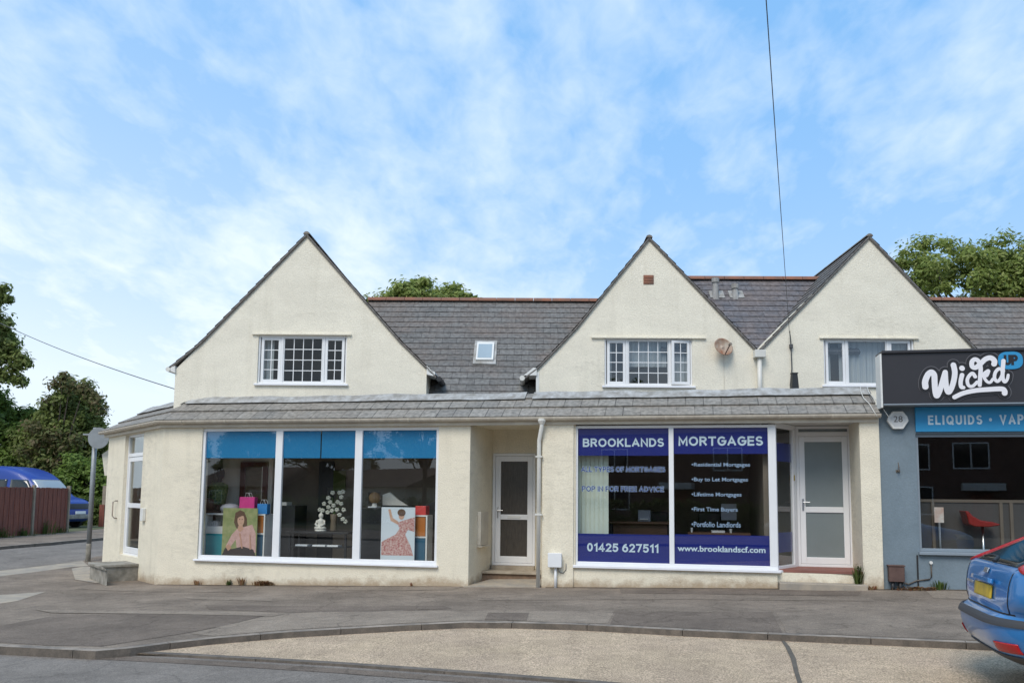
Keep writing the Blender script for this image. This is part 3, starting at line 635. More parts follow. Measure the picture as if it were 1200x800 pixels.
# navy bands and lettering
VB=.074
ta=L.z(730,532.5,VB); tb_=L.z(845,531.5,VB); ba=L.z(730,625.5,VB); bb2=L.z(845,626.5,VB)
tba=(L.z(680,534.5,VB)+L.z(783,532.7,VB))/2
for (a,c),z0,z1 in ((panes2[0],tba,ba),(panes2[1],tb_,bb2)):
    b=part(); b.box(a,c,VB,VB+.002,z0,zt2-.05); bo=b.build('navy_band',m_navy,W2)
    b=part(); b.box(a,c,VB,VB+.002,zb2+.06,z1); b.build('navy_band',m_navy,W2)
def arc(cx_,cy_,rx,ry,a0,a1,n=10): return [(cx_+rx*math.cos(R(a0+(a1-a0)*i/n)),cy_+ry*math.sin(R(a0+(a1-a0)*i/n))) for i in range(n+1)]
GL={'A':(.70,[[(0,0),(.35,1),(.70,0)],[(.13,.30),(.57,.30)]]),'B':(.58,[[(0,0),(0,1)],[(0,1)]+arc(.30,.76,.24,.24,90,-90)+[(0,.52)],[(0,.52)]+arc(.32,.26,.26,.26,90,-90)+[(0,0)]]),
'C':(.64,[arc(.36,.5,.36,.5,45,315,16)]),'D':(.62,[[(0,0),(0,1)]+arc(.24,.5,.38,.5,90,-90,14)+[(0,0)]]),'E':(.48,[[(.48,0),(0,0),(0,1),(.48,1)],[(0,.52),(.44,.52)]]),'F':(.46,[[(0,0),(0,1),(.46,1)],[(0,.50),(.42,.50)]]),
'G':(.68,[arc(.36,.5,.36,.5,48,360,16)+[(.42,.5)]]),'I':(0,[[(0,0),(0,1)]]),'K':(.58,[[(0,0),(0,1)],[(.56,1),(.04,.44)],[(.2,.60),(.58,0)]]),'L':(.46,[[(0,1),(0,0),(.46,0)]]),
'M':(.74,[[(0,0),(0,1),(.37,.22),(.74,1),(.74,0)]]),'N':(.62,[[(0,0),(0,1),(.62,0),(.62,1)]]),'O':(.76,[arc(.38,.5,.38,.5,0,360,24)]),'P':(.56,[[(0,0),(0,1)],[(0,1)]+arc(.30,.74,.26,.26,90,-90)+[(0,.48)]]),
'Q':(.76,[arc(.38,.5,.38,.5,0,360,24),[(.46,.26),(.78,-.06)]]),'R':(.58,[[(0,0),(0,1)],[(0,1)]+arc(.30,.75,.25,.25,90,-90)+[(0,.50)],[(.28,.50),(.58,0)]]),'S':(.54,[arc(.27,.755,.25,.245,35,270,12)[:-1]+arc(.27,.255,.27,.255,90,-150,14)]),
'T':(.60,[[(0,1),(.60,1)],[(.30,1),(.30,0)]]),'U':(.62,[[(0,1)]+arc(.31,.31,.31,.31,180,360,12)+[(.62,1)]]),'V':(.68,[[(0,1),(.34,0),(.68,1)]]),'Y':(.66,[[(0,1),(.33,.46),(.66,1)],[(.33,.46),(.33,0)]]),
'0':(.52,[arc(.26,.5,.26,.5,0,360,22)]),'1':(.26,[[(0,.78),(.26,1),(.26,0)]]),'2':(.52,[arc(.26,.73,.25,.27,165,-35,12)+[(0,0),(.52,0)]]),'4':(.58,[[(.42,0),(.42,1),(0,.26),(.58,.26)]]),'5':(.52,[[(.48,1),(.08,1),(.04,.56)]+arc(.24,.32,.28,.32,110,-150,14)]),
'6':(.54,[arc(.27,.32,.27,.32,0,360,18),[(.0,.34),(.06,.64),(.2,.88),(.40,1)]]),'7':(.52,[[(0,1),(.52,1),(.18,0)]])}
def caps(name,body,fr,u0,u1,z0,z1,v,m,parent,w=.155,grow=0.0,gap=.20):
    """bold sans capitals drawn as strokes; w is the stroke width in cap heights"""
    x=0; items=[]
    for ch in body:
        if ch==' ': x+=.36; continue
        wd,ls=GL[ch]; items.append((x+w/2,ls)); x+=wd+w+gap*.62
    tot=x-gap*.62; hh=z1-z0; sx=(u1-u0)/tot; sz=hh*(1-w); b=MB(fr); lay=0; hw=hh*w/2+grow
    for ox,ls in items:
        for pl in ls:
            P=[Vector((u0+(ox+px)*sx, z0+hh*w/2+py*sz)) for px,py in pl]; n=len(P); cl=(P[0]-P[-1]).length<1e-5; lay+=1; vv=v-.00012*(lay%6)
            ids=[]
            for i,p in enumerate(P):
                a=(P[i]-P[i-1]).normalized() if i else ((P[0]-P[-2]).normalized() if cl else (P[1]-P[0]).normalized())
                c=(P[i+1]-P[i]).normalized() if i<n-1 else ((P[1]-P[0]).normalized() if cl else (P[i]-P[i-1]).normalized())
                n1=Vector((-a.y,a.x)); n2=Vector((-c.y,c.x)); mt=(n1+n2)
                if mt.length<.3: mt=n2
                mt=mt.normalized(); k=min(hw/max(.35,mt.dot(n2)),hw*2.0)
                e=Vector((0,0))
                if not cl and i==0: e=-c*hw*(1.0 if abs(c.x)>.98 or abs(c.y)>.98 else .55)
                if not cl and i==n-1: e=a*hw*(1.0 if abs(a.x)>.98 or abs(a.y)>.98 else .55)
                ids.append((b.P((p+e+mt*k).x,vv,(p+e+mt*k).y),b.P((p+e-mt*k).x,vv,(p+e-mt*k).y)))
            for A,B in zip(ids,ids[1:]): b.face([A[0],B[0],B[1],A[1]])
    return b.build(name,m,parent)
def lcaps(st,x0,x1,y0,y1,m=None,v=None,par=None,w=.20,grow=0):
    v=VB-.003 if v is None else v
    return caps('lettering',st,L,L.u(x0,y0,v),L.u(x1,y0,v),L.z((x0+x1)/2,y1,v),L.z((x0+x1)/2,y0,v),v,m or m_ltxt,par or W2,w,grow)
def ltext(s,x0,x1,y0,y1,m=m_ltxt,bold=.016,v=VB-.003,name='lettering'):
    u0,zz1=L.p(x0,(y0),v); u1,_=L.p(x1,y0,v); zz0=L.z((x0+x1)/2,y1,v); zz1=L.z((x0+x1)/2,y0,v)
    return text(name,s,L,u0,u1,zz0,zz1,v,m,W2,bold)
lcaps('BROOKLANDS',683,778,513.3,523.3); lcaps('MORTGAGES',795,894,511,522)
lcaps('01425 627511',688,771.5,636.5,646.5); ltext('www.brooklandscf.com',794,897,639.5,646.5,bold=.022)
for s,y0,y1,x1 in (('ALL TYPES OF MORTGAGES',546.5,552.8,780),('POP IN FOR FREE ADVICE',569.5,575.8,778.5)):
    lcaps(s,681 if y0<560 else 682,x1-.5,y0,y1,m_ltxt,VB-.002,None,.19,.003); lcaps(s,681 if y0<560 else 682,x1-.5,y0,y1,m_btxt,VB-.0035,None,.165)
for s,y,x1 in (('\u2022Residential Mortgages',544.7,879),('\u2022Buy to Let Mortgages',562,876.5),('\u2022Lifetime Mortgages',579.5,869),('\u2022First Time Buyers',597,864.5),('\u2022Portfolio Landlords',614,868)):
    u0,z0=L.p(810.5,y+2.9,VB-.002); u1,_=L.p(x1,y,VB-.002); z1=L.z(840,y-2.9,VB-.002)
    text('lettering',s,L,u0,u1,z0,z1,VB-.002,m_btx2,W2,.022)
# smaller blue bands on the return light
for z0,z1 in ((zt2-.62,zt2-.30),(zb2+.28,zb2+.62)):
    b=MB(RFr); b.box(.06,RLn-.15,.038,.040,z0,z1); b.build('navy_band',m_navy,W2)

# ---- doors
def door(fr,u0,u1,z0,z1,v,glassm,midz,parent,name='door',handle_left=True,letter=True,sw=.105,fr_w=.05,transom=None):
    b=MB(fr); top=z1 if transom is None else transom
    b.box(u0,u0+fr_w,v,v+.07,z0,z1); b.box(u1-fr_w,u1,v,v+.07,z0,z1); b.box(u0+fr_w,u1-fr_w,v,v+.07,z1-fr_w,z1); b.box(u0+fr_w,u1-fr_w,v,v+.07,z0,z0+.045)
    if transom is not None: b.box(u0+fr_w,u1-fr_w,v,v+.07,transom-.06,transom+.02)
    fo=b.build('door_frame',m_upvc,parent,bevel=.005)
    a,c=u0+fr_w+.004,u1-fr_w-.004; lo=z0+.05; hi=(z1-fr_w if transom is None else transom-.06)-.004
    b=MB(fr); vd=v+.012
    b.box(a,a+sw,vd,vd+.05,lo,hi); b.box(c-sw,c,vd,vd+.05,lo,hi); b.box(a+sw,c-sw,vd,vd+.05,hi-sw,hi); b.box(a+sw,c-sw,vd,vd+.05,lo,lo+sw+.02); b.box(a+sw,c-sw,vd,vd+.05,midz-.05,midz+.05)
    d=b.build(name,m_upvc,parent,bevel=.006)
    for zz0,zz1 in ((lo+sw+.015,midz-.045),(midz+.045,hi-sw+.005)):
        b=MB(fr); b.box(a+sw-.005,c-sw+.005,vd+.02,vd+.03,zz0,zz1); b.build('glass_panel',glassm,d)
    if transom is not None:
        b=MB(fr); b.box(u0+fr_w-.004,u1-fr_w+.004,v+.03,v+.036,transom+.016,z1-fr_w+.004); b.build('transom_light',glassm,fo)
    hx=a+.05 if handle_left else c-.05; s=1 if handle_left else -1
    b=MB(fr); b.box(hx-.016,hx+.016,vd-.008,vd-.0005,midz-.02,midz+.19); b.tube([(hx,vd-.006,midz+.13),(hx,vd-.045,midz+.13),(hx+s*.11,vd-.045,midz+.13)],.009,8); b.build('handle',m_chrome,d)
    if letter:
        b=MB(fr); b.box((a+c)/2-.13,(a+c)/2+.13,vd-.010,vd-.0005,midz-.025,midz+.025); b.build('letter_plate',m_whitep,d,bevel=.004)
    return d
door(L,dl,dr_,dbot,dtop,RV-.03,m_darkobs,L.z(600,605.5,RV),TB)
door(L,d2l,d2r,d2b,d2t,DV,m_frost,L.z(965,597,DV),TB,letter=False,sw=.095,transom=L.z(965,507,DV))
door(S,sdl,sdr,sdb,sdt,.07,m_glass,S.z(155,592,.07),TB,handle_left=False,letter=False,sw=.10,transom=S.z(155,532,.07))
# dark lobby behind the flat door's and corner door's glass
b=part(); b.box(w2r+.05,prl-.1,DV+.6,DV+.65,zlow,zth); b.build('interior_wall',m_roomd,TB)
# bell, latch and number plate by the doors
b=part(); b.box(L.u(929,560,DV-.1),L.u(931.5,560,DV-.1),DV-.13,DV-.10,L.z(930,563,DV-.1),L.z(930,556.5,DV-.1)); b.build('bell_push',m_brass,TB)
# grab rail and letter box on the side wall
gu=S.u(139,570); zt_,zb_=S.z(139,586.5),S.z(139,607)
b=MB(S); b.tube([(gu,-.005,zt_),(gu,-.05,zt_+.0),(gu-.10,-.075,zt_-.03),(gu-.10,-.075,zb_+.05),(gu,-.05,zb_),(gu,-.005,zb_)],.014,8); b.build('grab_rail',m_kerb,TB,smooth=True)
b=MB(S); q=S.u(168,604); b.box(q,q+.17,-.07,-.002,S.z(168,610),S.z(168,595)); b.build('letter_box',m_whitep,TB,bevel=.008)
# ---- steps
zs=L.z(600,669.6,.78); gz=lambda u,v=0: g(*L.w(u,v,0).xy)
b=part(); b.box(L.u(562,672,.78)-.0,rcr-.001,.76,RV-.02,zs-.045,zs); b.build('step',m_step,TB,bevel=.008)
b=part(); b.box(L.u(562,672,.78)+.02,rcr-.003,.80,RV-.03,-.3,zs-.046); b.build('step_riser',m_brickstep,TB)
b=part(); b.box(dl,dr_,RV-.12,RV-.035,zs+.001,dbot-.002); b.build('door_threshold',m_step,TB)
b=part(); b.prism([(rcl-.06,-.10,gz(rcl)+.012),(rcr-.03,-.06,gz(rcr)+.012),(rcr-.002,.79,gz(rcr)+.075),(rcl+.22,.79,gz(rcl)+.07)],(0,0,-.2)); b.build('apron',m_conc,TB)
zt3=d2b-.0
b=part(); b.prism([(w2r-.06,.10,zt3),(prl-.002,.03,zt3),(prl-.002,DV+.06,zt3),(d2l-.06,DV+.06,zt3)],(0,0,-.05)); b.build('doorstep',m_terra,TB,bevel=.006)
b=part(); b.box(w2r-.022,prl-.003,.06,DV,zlow,zt3-.052); b.build('step_riser',m_creaml,TB)
gk=gz(prl)
b=part(); b.box(L.u(913,688,-.1),L.u(1016,690,-.1),-.20,.058,gk-.1,gk+.085); b.build('step',m_conc,TB,bevel=.015)
# corner door platform
c0=zhit(102,658,sdb-.10); ztp=S.z(150,657.5,-.02)
su0=S.u(125,640)-.35; 
def sp_(px,py,z): 
    h=zhit(px,py,z)-S.o; return h.dot(S.ex),h.dot(S.ey)
P1=sp_(103,658.5,ztp); P2=sp_(124,665.5,ztp); P3=sp_(165,663.5,ztp)
pl=[(P1[0],P1[1]),(P2[0],P2[1]),(sdr+.12,P2[1]*.92),(sdr+.12,-.002),(P1[0],-.002)]
b=MB(S); b.prism([(u,v,ztp) for u,v in pl],(0,0,-.055)); b.build('step',m_concd,TB,bevel=.01)
b=MB(S); b.prism([(u+(.04 if i in(0,4) else -.03),v+(.04 if i<3 else 0),ztp-.056) for i,(u,v) in enumerate(pl)],(0,0,-.7)); b.build('step_riser',m_concd,TB)
b=MB(S); b.box(sdl+.0,sdr-.0,.002,.07,ztp+.002,sdb-.003); b.build('door_threshold',m_step,TB)
# meter cupboard on the splayed recess wall
ra=L.w(rcl,.002,0); rb=L.w(dl-.02,RV,0); rv=rb-ra; RW=Frame((ra.x,ra.y,0),math.atan2(rv.y,rv.x))
def onrw(px,py): return RW.p(px,py,0)
q0,q1=onrw(559.5,600)[0],onrw(568.5,600)[0]
b=MB(RW); b.box(q0,q1,-.07,-.001,onrw(564,638)[1],onrw(564,599)[1]); b.box(q0-.03,q1+.03,-.10,-.001,onrw(564,640)[1],onrw(564,638.5)[1]); b.build('meter_cupboard',m_fascia,TB,bevel=.006)

# ---- rooms behind the two shop windows
def room(u0,u1,v0,v1,z0,z1,mw,left=True,right=True):
    ul_=u0 if left else u0-1.6
    b=part(); b.box(ul_,u1,v0 if left else .9,v1,z0-.05,z0)
    if not left: b.box(u0,u1,v0,.899,z0-.05,z0); b.build('room_floor',m_floor,TB)
    b=part(); b.box(ul_-.1,u1+.1,v1,v1+.1,z0,z1)
    if left: b.box(u0-.1,u0,v0,v1,z0,z1)
    b.box(u1,u1+.1,v0,v1,z0,z1); b.build('interior_wall',mw,TB)
    b=part(); b.box(u0-.1,u1+.1,v0-.0,v1+.1,z1,z1+.05); b.build('room_ceiling',m_ceil,TB)
FZ1=gl+.32; FZ2=.15
room(w1l-.35,w1r+.12,.245,2.2,FZ1,zf+.015,m_room,left=False)
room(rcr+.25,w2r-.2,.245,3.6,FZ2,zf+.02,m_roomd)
# dividing wall: the back of the left salon is dark from the middle on
b=part(); b.box(w1l-.34,L.u(320,560,1.4),1.36,1.42,FZ1,zf); b.build('interior_wall',m_room,TB)  # pale partition added close behind the glass to brighten the left pane
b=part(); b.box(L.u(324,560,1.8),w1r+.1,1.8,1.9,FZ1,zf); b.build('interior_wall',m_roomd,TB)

# ================================================================ UPPER STOREY
def gable(name,prof,zbase,holes,depth=6.5,v0=0.0):
    return holes_wall(name,U,[(prof[0][0],zbase)]+prof[::1]+[(prof[-1][0],zbase)],holes,v0,.25,m_cream,TB)
UZ=zst-.35
def up(px,py,v=0.): return U.p(px,py,v)
# wall profiles (just below the roof slab) and slab profiles (outer line), left to right
G1w=[up(205.5,433),up(236,402.5),up(360,276.5),up(468,400.5),up(500,433)]
G1r=[up(197,431),up(234,401),up(360,272.5),up(470,398),up(500,427.5),up(512,440)]
G2w=[up(629.5,432),up(652,410),up(676,385),up(760.5,280),up(886,411)]
G3w=[up(886,411),up(1018,278.5),up(1143,410),up(1175,440)]
G2r=[up(614,441),up(628,430.5),up(652,406),up(674,383),up(760.5,276.5),up(886.5,408)]
G3r=[up(887,411),up(1018,275),up(1145,409),up(1178,441)]
def winrect(px0,px1,py0,py1): 
    u0=up(px0,(py0+py1)/2)[0]; u1=up(px1,(py0+py1)/2)[0]; c=(px0+px1)/2; return u0,u1,up(c,py1)[1],up(c,py0)[1]
WA=winrect(302,406,393,449.5); WB=winrect(708.5,811.5,396.3,452); WC=winrect(965.5,1072,396.5,451.5)
GW1=holes_wall('gable_wall',U,[(G1w[0][0],UZ)]+[(G1w[-1][0],UZ)]+G1w[::-1],[rect(*WA)],0,.25,m_cream,TB)
GW2=holes_wall('gable_wall',U,[(G2w[0][0],UZ),(G3w[-1][0],UZ)]+G3w[::-1]+G2w[:-1][::-1],[rect(*WB),rect(*WC)],0,.25,m_cream,TB)
# side walls of the gabled blocks
b=MB(U); b.box(G1w[0][0]+.001,G1w[0][0]+.25,.251,6.5,UZ-2.5,G1w[0][1]-.06); b.box(G1w[-1][0]-.25,G1w[-1][0]-.001,.251,6.5,UZ,G1w[-1][1]-.03); b.build('side_wall',m_cream,TB)
b=MB(U); b.box(G2w[0][0]+.001,G2w[0][0]+.25,.251,6.5,UZ,G2w[0][1]-.03); b.build('side_wall',m_cream,TB)
# ---- gable roofs: thin slabs that run back from the gable, tiles in courses
def gable_roof(prof,apex_i,depth,over=.045,tm=m_roof,flip=False):
    L_=[]
    for i in range(len(prof)-1):
        (u0,z0),(u1,z1)=prof[i],prof[i+1]
        if i<apex_i: lo,hi=(u0,z0),(u1,z1)
        else: lo,hi=(u1,z1),(u0,z0)
        up_=Vector((hi[0]-lo[0],0,hi[1]-lo[1])); ln=up_.length
        tiled('roof',U,(lo[0],-over,lo[1]-.03),(0,1,0),up_,[(0,0),(depth,0),(depth,ln),(0,ln)],.24,.30,tm,TB,t=.016,under=.028)
    ap=prof[apex_i]; b=MB(U); n=6
    k=0; y=-over-.01
    while y<depth-.1:
        r=.062; ring=[]
        pts=[[(ap[0]+r*math.cos(q)*1.1,yy,ap[1]-.045+r*math.sin(q)*.9) for q in [math.pi*j/n for j in range(n+1)]] for yy in (y,y+.44)]
        ids=[[b.P(*p) for p in row] for row in pts]
        for j in range(n): b.face([ids[0][j],ids[1][j],ids[1][j+1],ids[0][j+1]])
        b.face(ids[0]); b.face(ids[1][::-1]); y+=.45
    b.build('ridge_tiles',m_verge,TB)
gable_roof(G1r,2,6.5); gable_roof(G2r,4,6.5); gable_roof(G3r,1,6.5)
# verge pointing under the roof edge
def verge(prof):
    b=MB(U)
    for (u0,z0),(u1,z1) in zip(prof,prof[1:]):
        d=Vector((u1-u0,z1-z0)).normalized(); nx,nz=d.y,-d.x
        b.prism([(u0+nx*.03,-.035,z0+nz*.03),(u1+nx*.03,-.035,z1+nz*.03),(u1+nx*.062,-.035,z1+nz*.062),(u0+nx*.062,-.035,z0+nz*.062)],(0,.034,0))
    b.build('verge',m_verge,TB)
verge(G1r); verge(G2r[1:]); verge(G3r)
# ---- main roofs between the gables
def main_roof(u0,u1,ze_,v0,px,pyr,tm,pitch=44):
    t=math.tan(R(pitch)); d=ray(px,pyr)
    # ridge where the sight line at pyr meets the slope plane
    lo,hi=v0,12
    for _ in range(60):
        mid=(lo+hi)/2; z=U.z(px,pyr,mid)
        if z>ze_+(mid-v0)*t: lo=mid
        else: hi=mid
    vr=(lo+hi)/2; zr=ze_+(vr-v0)*t; ln=math.hypot(vr-v0,zr-ze_)
    tiled('roof',U,(0,v0,ze_),(1,0,0),(0,vr-v0,zr-ze_),[(u0,0),(u1,0),(u1,ln),(u0,ln)],.225,.33,tm,TB,t=.015)
    tiled('roof',U,(0,2*vr-v0,ze_),(1,0,0),(0,-(vr-v0),zr-ze_),[(u0,0),(u1,0),(u1,ln),(u0,ln)],.225,.33,tm,TB,t=.015)
    b=MB(U); n=6; u=u0
    while u<u1-.05:
        e=min(u+.44,u1)
        ids=[[b.P(uu,vr+.12*math.cos(q),zr-.02+.10*math.sin(q)) for q in [math.pi*j/n for j in range(n+1)]] for uu in (u,e)]
        for j in range(n): b.face([ids[0][j],ids[1][j],ids[1][j+1],ids[0][j+1]])
        b.face(ids[0]); b.face(ids[1][::-1]); u+=.45
    b.build('ridge_tiles',m_ridge,TB)
    return v0,ze_,vr,zr,t
gA=G1r[2][0]; gB=G2r[4][0]; gC=G3r[1][0]
MR1=main_roof(gA+.7,gB-.55,U.z(560,466,.35),.35,560,352.5,m_roof)
MR2=main_roof(gB+.25,gC-.2,U.z(888,412,.10),.10,880,327.5,m_slate)
MR3=main_roof(gC+.8,gC+16,U.z(1160,440,.30),.30,1160,352.5,m_roof)
MRo=[o for o in TB.children if o.name.startswith('roof')]
# back of the terrace
b=MB(U); b.box(G1w[0][0],gC+16,6.3,6.6,-.4,UZ+1.2); b.build('rear_wall',m_cream,TB)
# ---- roof window
def onslope(px,py,mr):
    v0,ze_,vr,zr,t=mr; d=ray(px,py); n=U.ey*(-t)+Vector((0,0,1)); p0=U.w(0,v0,ze_); k=(p0-CAMP).dot(n)/d.dot(n); h=CAMP+d*k-U.o
    return h.dot(U.ex),h.dot(U.ey),h.z
def slopebox(name,px0,px1,py0,py1,mr,h0,h1,m,parent,grow=0):
    a=onslope(px0,py1,mr); c=onslope(px1,py1,mr); d=onslope(px1,py0,mr); t=mr[4]; nn=math.hypot(1,t)
    dv,dz=(-t/nn),(1/nn)
    us0,us1=a[0]-grow,c[0]+grow; v0_,z0_=a[1]-grow*.7,a[2]-grow*.7; v1_,z1_=d[1]+grow*.7,d[2]+grow*.7
    b=MB(U); b.prism([(us0,v0_+dv*h1,z0_+dz*h1),(us1,v0_+dv*h1,z0_+dz*h1),(us1,v1_+dv*h1,z1_+dz*h1),(us0,v1_+dv*h1,z1_+dz*h1)],(0,-dv*(h1-h0),-dz*(h1-h0)))
    return b.build(name,m,parent)
m_roofwin=mat('roof_window_glass',(.33,.40,.44),.12,var=.08,scale=2,spec=.8)
rw=slopebox('roof_window',557.6,578,404.5,424.8,MR1,-.02,.09,m_whitep,TB,grow=.0)
slopebox('pane',559.6,576,407,423,MR1,.085,.095,m_roofwin,rw)
slopebox('flashing',554,581,401,428,MR1,0.02,.045,m_lead,rw)
# ---- vents on the slate slope
for px,py,hh in ((838.5,327,.0),(861.5,334,0)):
    a=onslope(px,349,MR2); zt_=U.z(px,py-1,a[1])
    b=MB(U); b.tube([(a[0],a[1],a[2]-.05),(a[0],a[1],zt_-.1)],[.085,.06],10); b.tube([(a[0],a[1],zt_-.1),(a[0],a[1],zt_)],.085,10); b.build('vent_pipe',m_lead,TB)
    slopebox('vent_flashing',px-6,px+11,342,350,MR2,0,.035,m_lead,TB)
# small brick vent in the middle gable
b=MB(U); a=up(754,333); c=up(766,322.5); b.box(a[0],c[0],-.012,-.001,a[1],c[1])
for i in range(3):
    zz=a[1]+.02+i*.055; b.box(a[0]+.02,c[0]-.02,-.02,-.0125,zz,zz+.018)
b.build('air_brick',m_ridge,TB)
# ---- box ends, side gutters at the feet of the gables
def boxend(pts,m=m_whitep): 
    b=MB(U); b.prism([(p[0],-.045,p[1]) for p in pts],(0,.6,0)); b.build('box_end',m,TB)
boxend([up(197.5,434),up(206,437),up(206,429),up(199,431)])
boxend([up(500.3,434),up(510.5,441.5),up(509,437.5),up(500.3,428.5)])
boxend([up(500.3,439),up(510,441),up(510,436),up(500.3,433)])
boxend([up(613.5,440),up(629,440),up(629,431.5),up(625,431)])
b=MB(U); a=up(515,441.5); b.tube([(a[0],-.06,a[1]-.05),(a[0],3.0,a[1]-.05)],.055,8); b.build('side_gutter',m_black,TB)
b=MB(U); a=up(612,441); b.tube([(a[0],-.06,a[1]-.04),(a[0],3.0,a[1]-.04)],.055,8); b.build('side_gutter',m_pipe,TB)
b=MB(U); a=up(198,433); b.tube([(a[0],-.06,a[1]),(a[0],5.0,a[1])],.05,8); b.build('side_gutter',m_pipe,TB)
b=MB(U); a=up(629.5,436); c=up(628,462); b.box(c[0]-.0,a[0]+.04,-.012,-.001,UZ,a[1]); b.build('corner_trim',m_whitep,TB)
# hopper and pipe in the valley between gables two and three
a=up(888.5,413); b=MB(U); b.box(a[0]-.11,a[0]+.11,-.17,-.004,a[1]-.12,a[1]+.03); hp=b.build('hopper',m_pipe,TB,bevel=.01)
b=MB(U); b.tube([(a[0],-.08,a[1]-.12),(a[0],-.08,UZ+.1)],.045,10); b.build('downpipe',m_pipe,TB,smooth=True)
# ---- upper windows
m_curtain=mat('curtain',(.62,.62,.60),.8,var=.2,scale=9,stretch=(4,4,.2))
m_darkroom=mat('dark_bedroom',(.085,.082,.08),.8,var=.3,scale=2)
def upper_window(Wr,sashes,lint,curtains=(),gm=None):
    u0,u1,z0,z1=Wr
    b=MB(U); f=.035; b.box(u0,u1,.035,.105,z1-f,z1); b.box(u0,u1,.035,.105,z0,z0+f); b.box(u0,u0+f,.035,.105,z0+f,z1-f); b.box(u1-f,u1,.035,.105,z0+f,z1-f)
    for s in sashes[1:]:
        x=s['u0']; b.box(x-.022,x+.022,.036,.104,z0+f,z1-f)
    w=b.build('window',m_upvc,TB,bevel=.004)
    b=MB(U); b.box(u0-.05,u1+.05,-.05,.04,z0-.04,z0-.001); b.build('sill',m_sillw,w,bevel=.004)
    for s in sashes:
        fr=U; ww=s['w']; a,c=s['u0']+.025,s['u1']-.025
        if s.get('open'):
            hin=U.w(c+.0,.03,0); fr=Frame((hin.x,hin.y,0),U.a+R(s['open'])); a,c,vs=a-c,0,-.0
        else: vs=.045
        b=MB(fr); lo,hi=z0+.037,z1-.037
        b.box(a,a+ww,vs,vs+.05,lo,hi); b.box(c-ww,c,vs,vs+.05,lo,hi); b.box(a+ww,c-ww,vs,vs+.05,hi-ww,hi); b.box(a+ww,c-ww,vs,vs+.05,lo,lo+ww)
        sa=b.build('sash',m_upvc,w,bevel=.003)
        b=MB(fr); b.poly([(a+ww-.003,vs+.026,lo+ww-.003),(c-ww+.003,vs+.026,lo+ww-.003),(c-ww+.003,vs+.026,hi-ww+.003),(a+ww-.003,vs+.026,hi-ww+.003)]); b.build('pane',gm or m_uglass,w)
        nx,nz=s['grid']
        if nx>1:
            b=MB(fr)
            for i in range(1,nx): x=a+ww+(c-a-2*ww)*i/nx; b.box(x-.008,x+.008,vs+.016,vs+.022,lo+ww,hi-ww)
            for i in range(1,nz): zz=lo+ww+(hi-lo-2*ww)*i/nz; b.box(a+ww,c-ww,vs+.0155,vs+.0225,zz-.008,zz+.008)
            b.build('glazing_bars',m_upvc,w)
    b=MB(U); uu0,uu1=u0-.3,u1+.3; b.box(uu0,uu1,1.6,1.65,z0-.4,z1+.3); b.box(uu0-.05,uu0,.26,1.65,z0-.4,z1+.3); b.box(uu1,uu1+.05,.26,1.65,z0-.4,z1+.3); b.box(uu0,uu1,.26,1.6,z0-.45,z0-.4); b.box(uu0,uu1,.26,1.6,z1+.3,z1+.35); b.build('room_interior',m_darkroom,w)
    for cu0,cu1,cz0,cz1 in curtains:
        b=MB(U); n=max(4,int((cu1-cu0)/.04)); ids=[]
        for i in range(n+1):
            x=cu0+(cu1-cu0)*i/n; vv=.20+.02*math.sin(i*2.3); ids.append((b.P(x,vv,cz0),b.P(x,vv,cz1)))
        for p,q in zip(ids,ids[1:]): b.face([p[0],q[0],q[1],p[1]])
        o=b.build('curtain',m_curtain,w); s=o.modifiers.new('t','SOLIDIFY'); s.thickness=.004
    (lx0,ly),(lx1,_)=lint; a=up(lx0,ly); c=up(lx1,ly); b=MB(U); b.prism([(a[0],-.045,a[1]-.03),(c[0],-.045,a[1]-.03),(c[0],-.045,a[1]-.004),(a[0],-.045,a[1]-.004)],(0,.043,0)); b.build('drip_moulding',m_cream,w)
    return w
def uu(px,py=425): return up(px,py)[0]
WI=(WA[0],WA[1],WA[2],WA[3])
x1,x2=uu(329.5),uu(378.5)
upper_window(WA,[dict(u0=WA[0]+.03,u1=x1,w=.055,grid=(2,4)),dict(u0=x1,u1=x2,w=.02,grid=(4,4)),dict(u0=x2,u1=WA[1]-.03,w=.055,grid=(2,4))],((296,390.5),(412,390.5)),[(WA[0]+.05,WA[0]+.28,WA[2],WA[3])])
x1,x2=uu(735),uu(785.5)
upper_window(WB,[dict(u0=WB[0]+.03,u1=x1,w=.055,grid=(2,4)),dict(u0=x1,u1=x2,w=.02,grid=(4,4)),dict(u0=x2,u1=WB[1]-.02,w=.055,grid=(2,4),open=7)],((693,394.5),(827,394.5)),[(WB[1]-.36,WB[1]-.05,WB[2],WB[3]),(WB[0]+.04,WB[0]+.16,WB[2],WB[3]),(x1+.05,x2-.05,WB[2]+.42,WB[3])],m_uglass2)
x1,x2=uu(993),uu(1042)
upper_window(WC,[dict(u0=WC[0]+.03,u1=x1,w=.05,grid=(1,1)),dict(u0=x1,u1=x2,w=.02,grid=(1,1)),dict(u0=x2,u1=WC[1]-.03,w=.05,grid=(1,1))],((960,395),(1076,395)),[(WC[0]+.05,WC[0]+.2,WC[2],WC[3]),(x2+.08,WC[1]-.06,WC[2],WC[3]),(x1-.1,x2+.05,WC[2],WC[3])],m_uglass2)
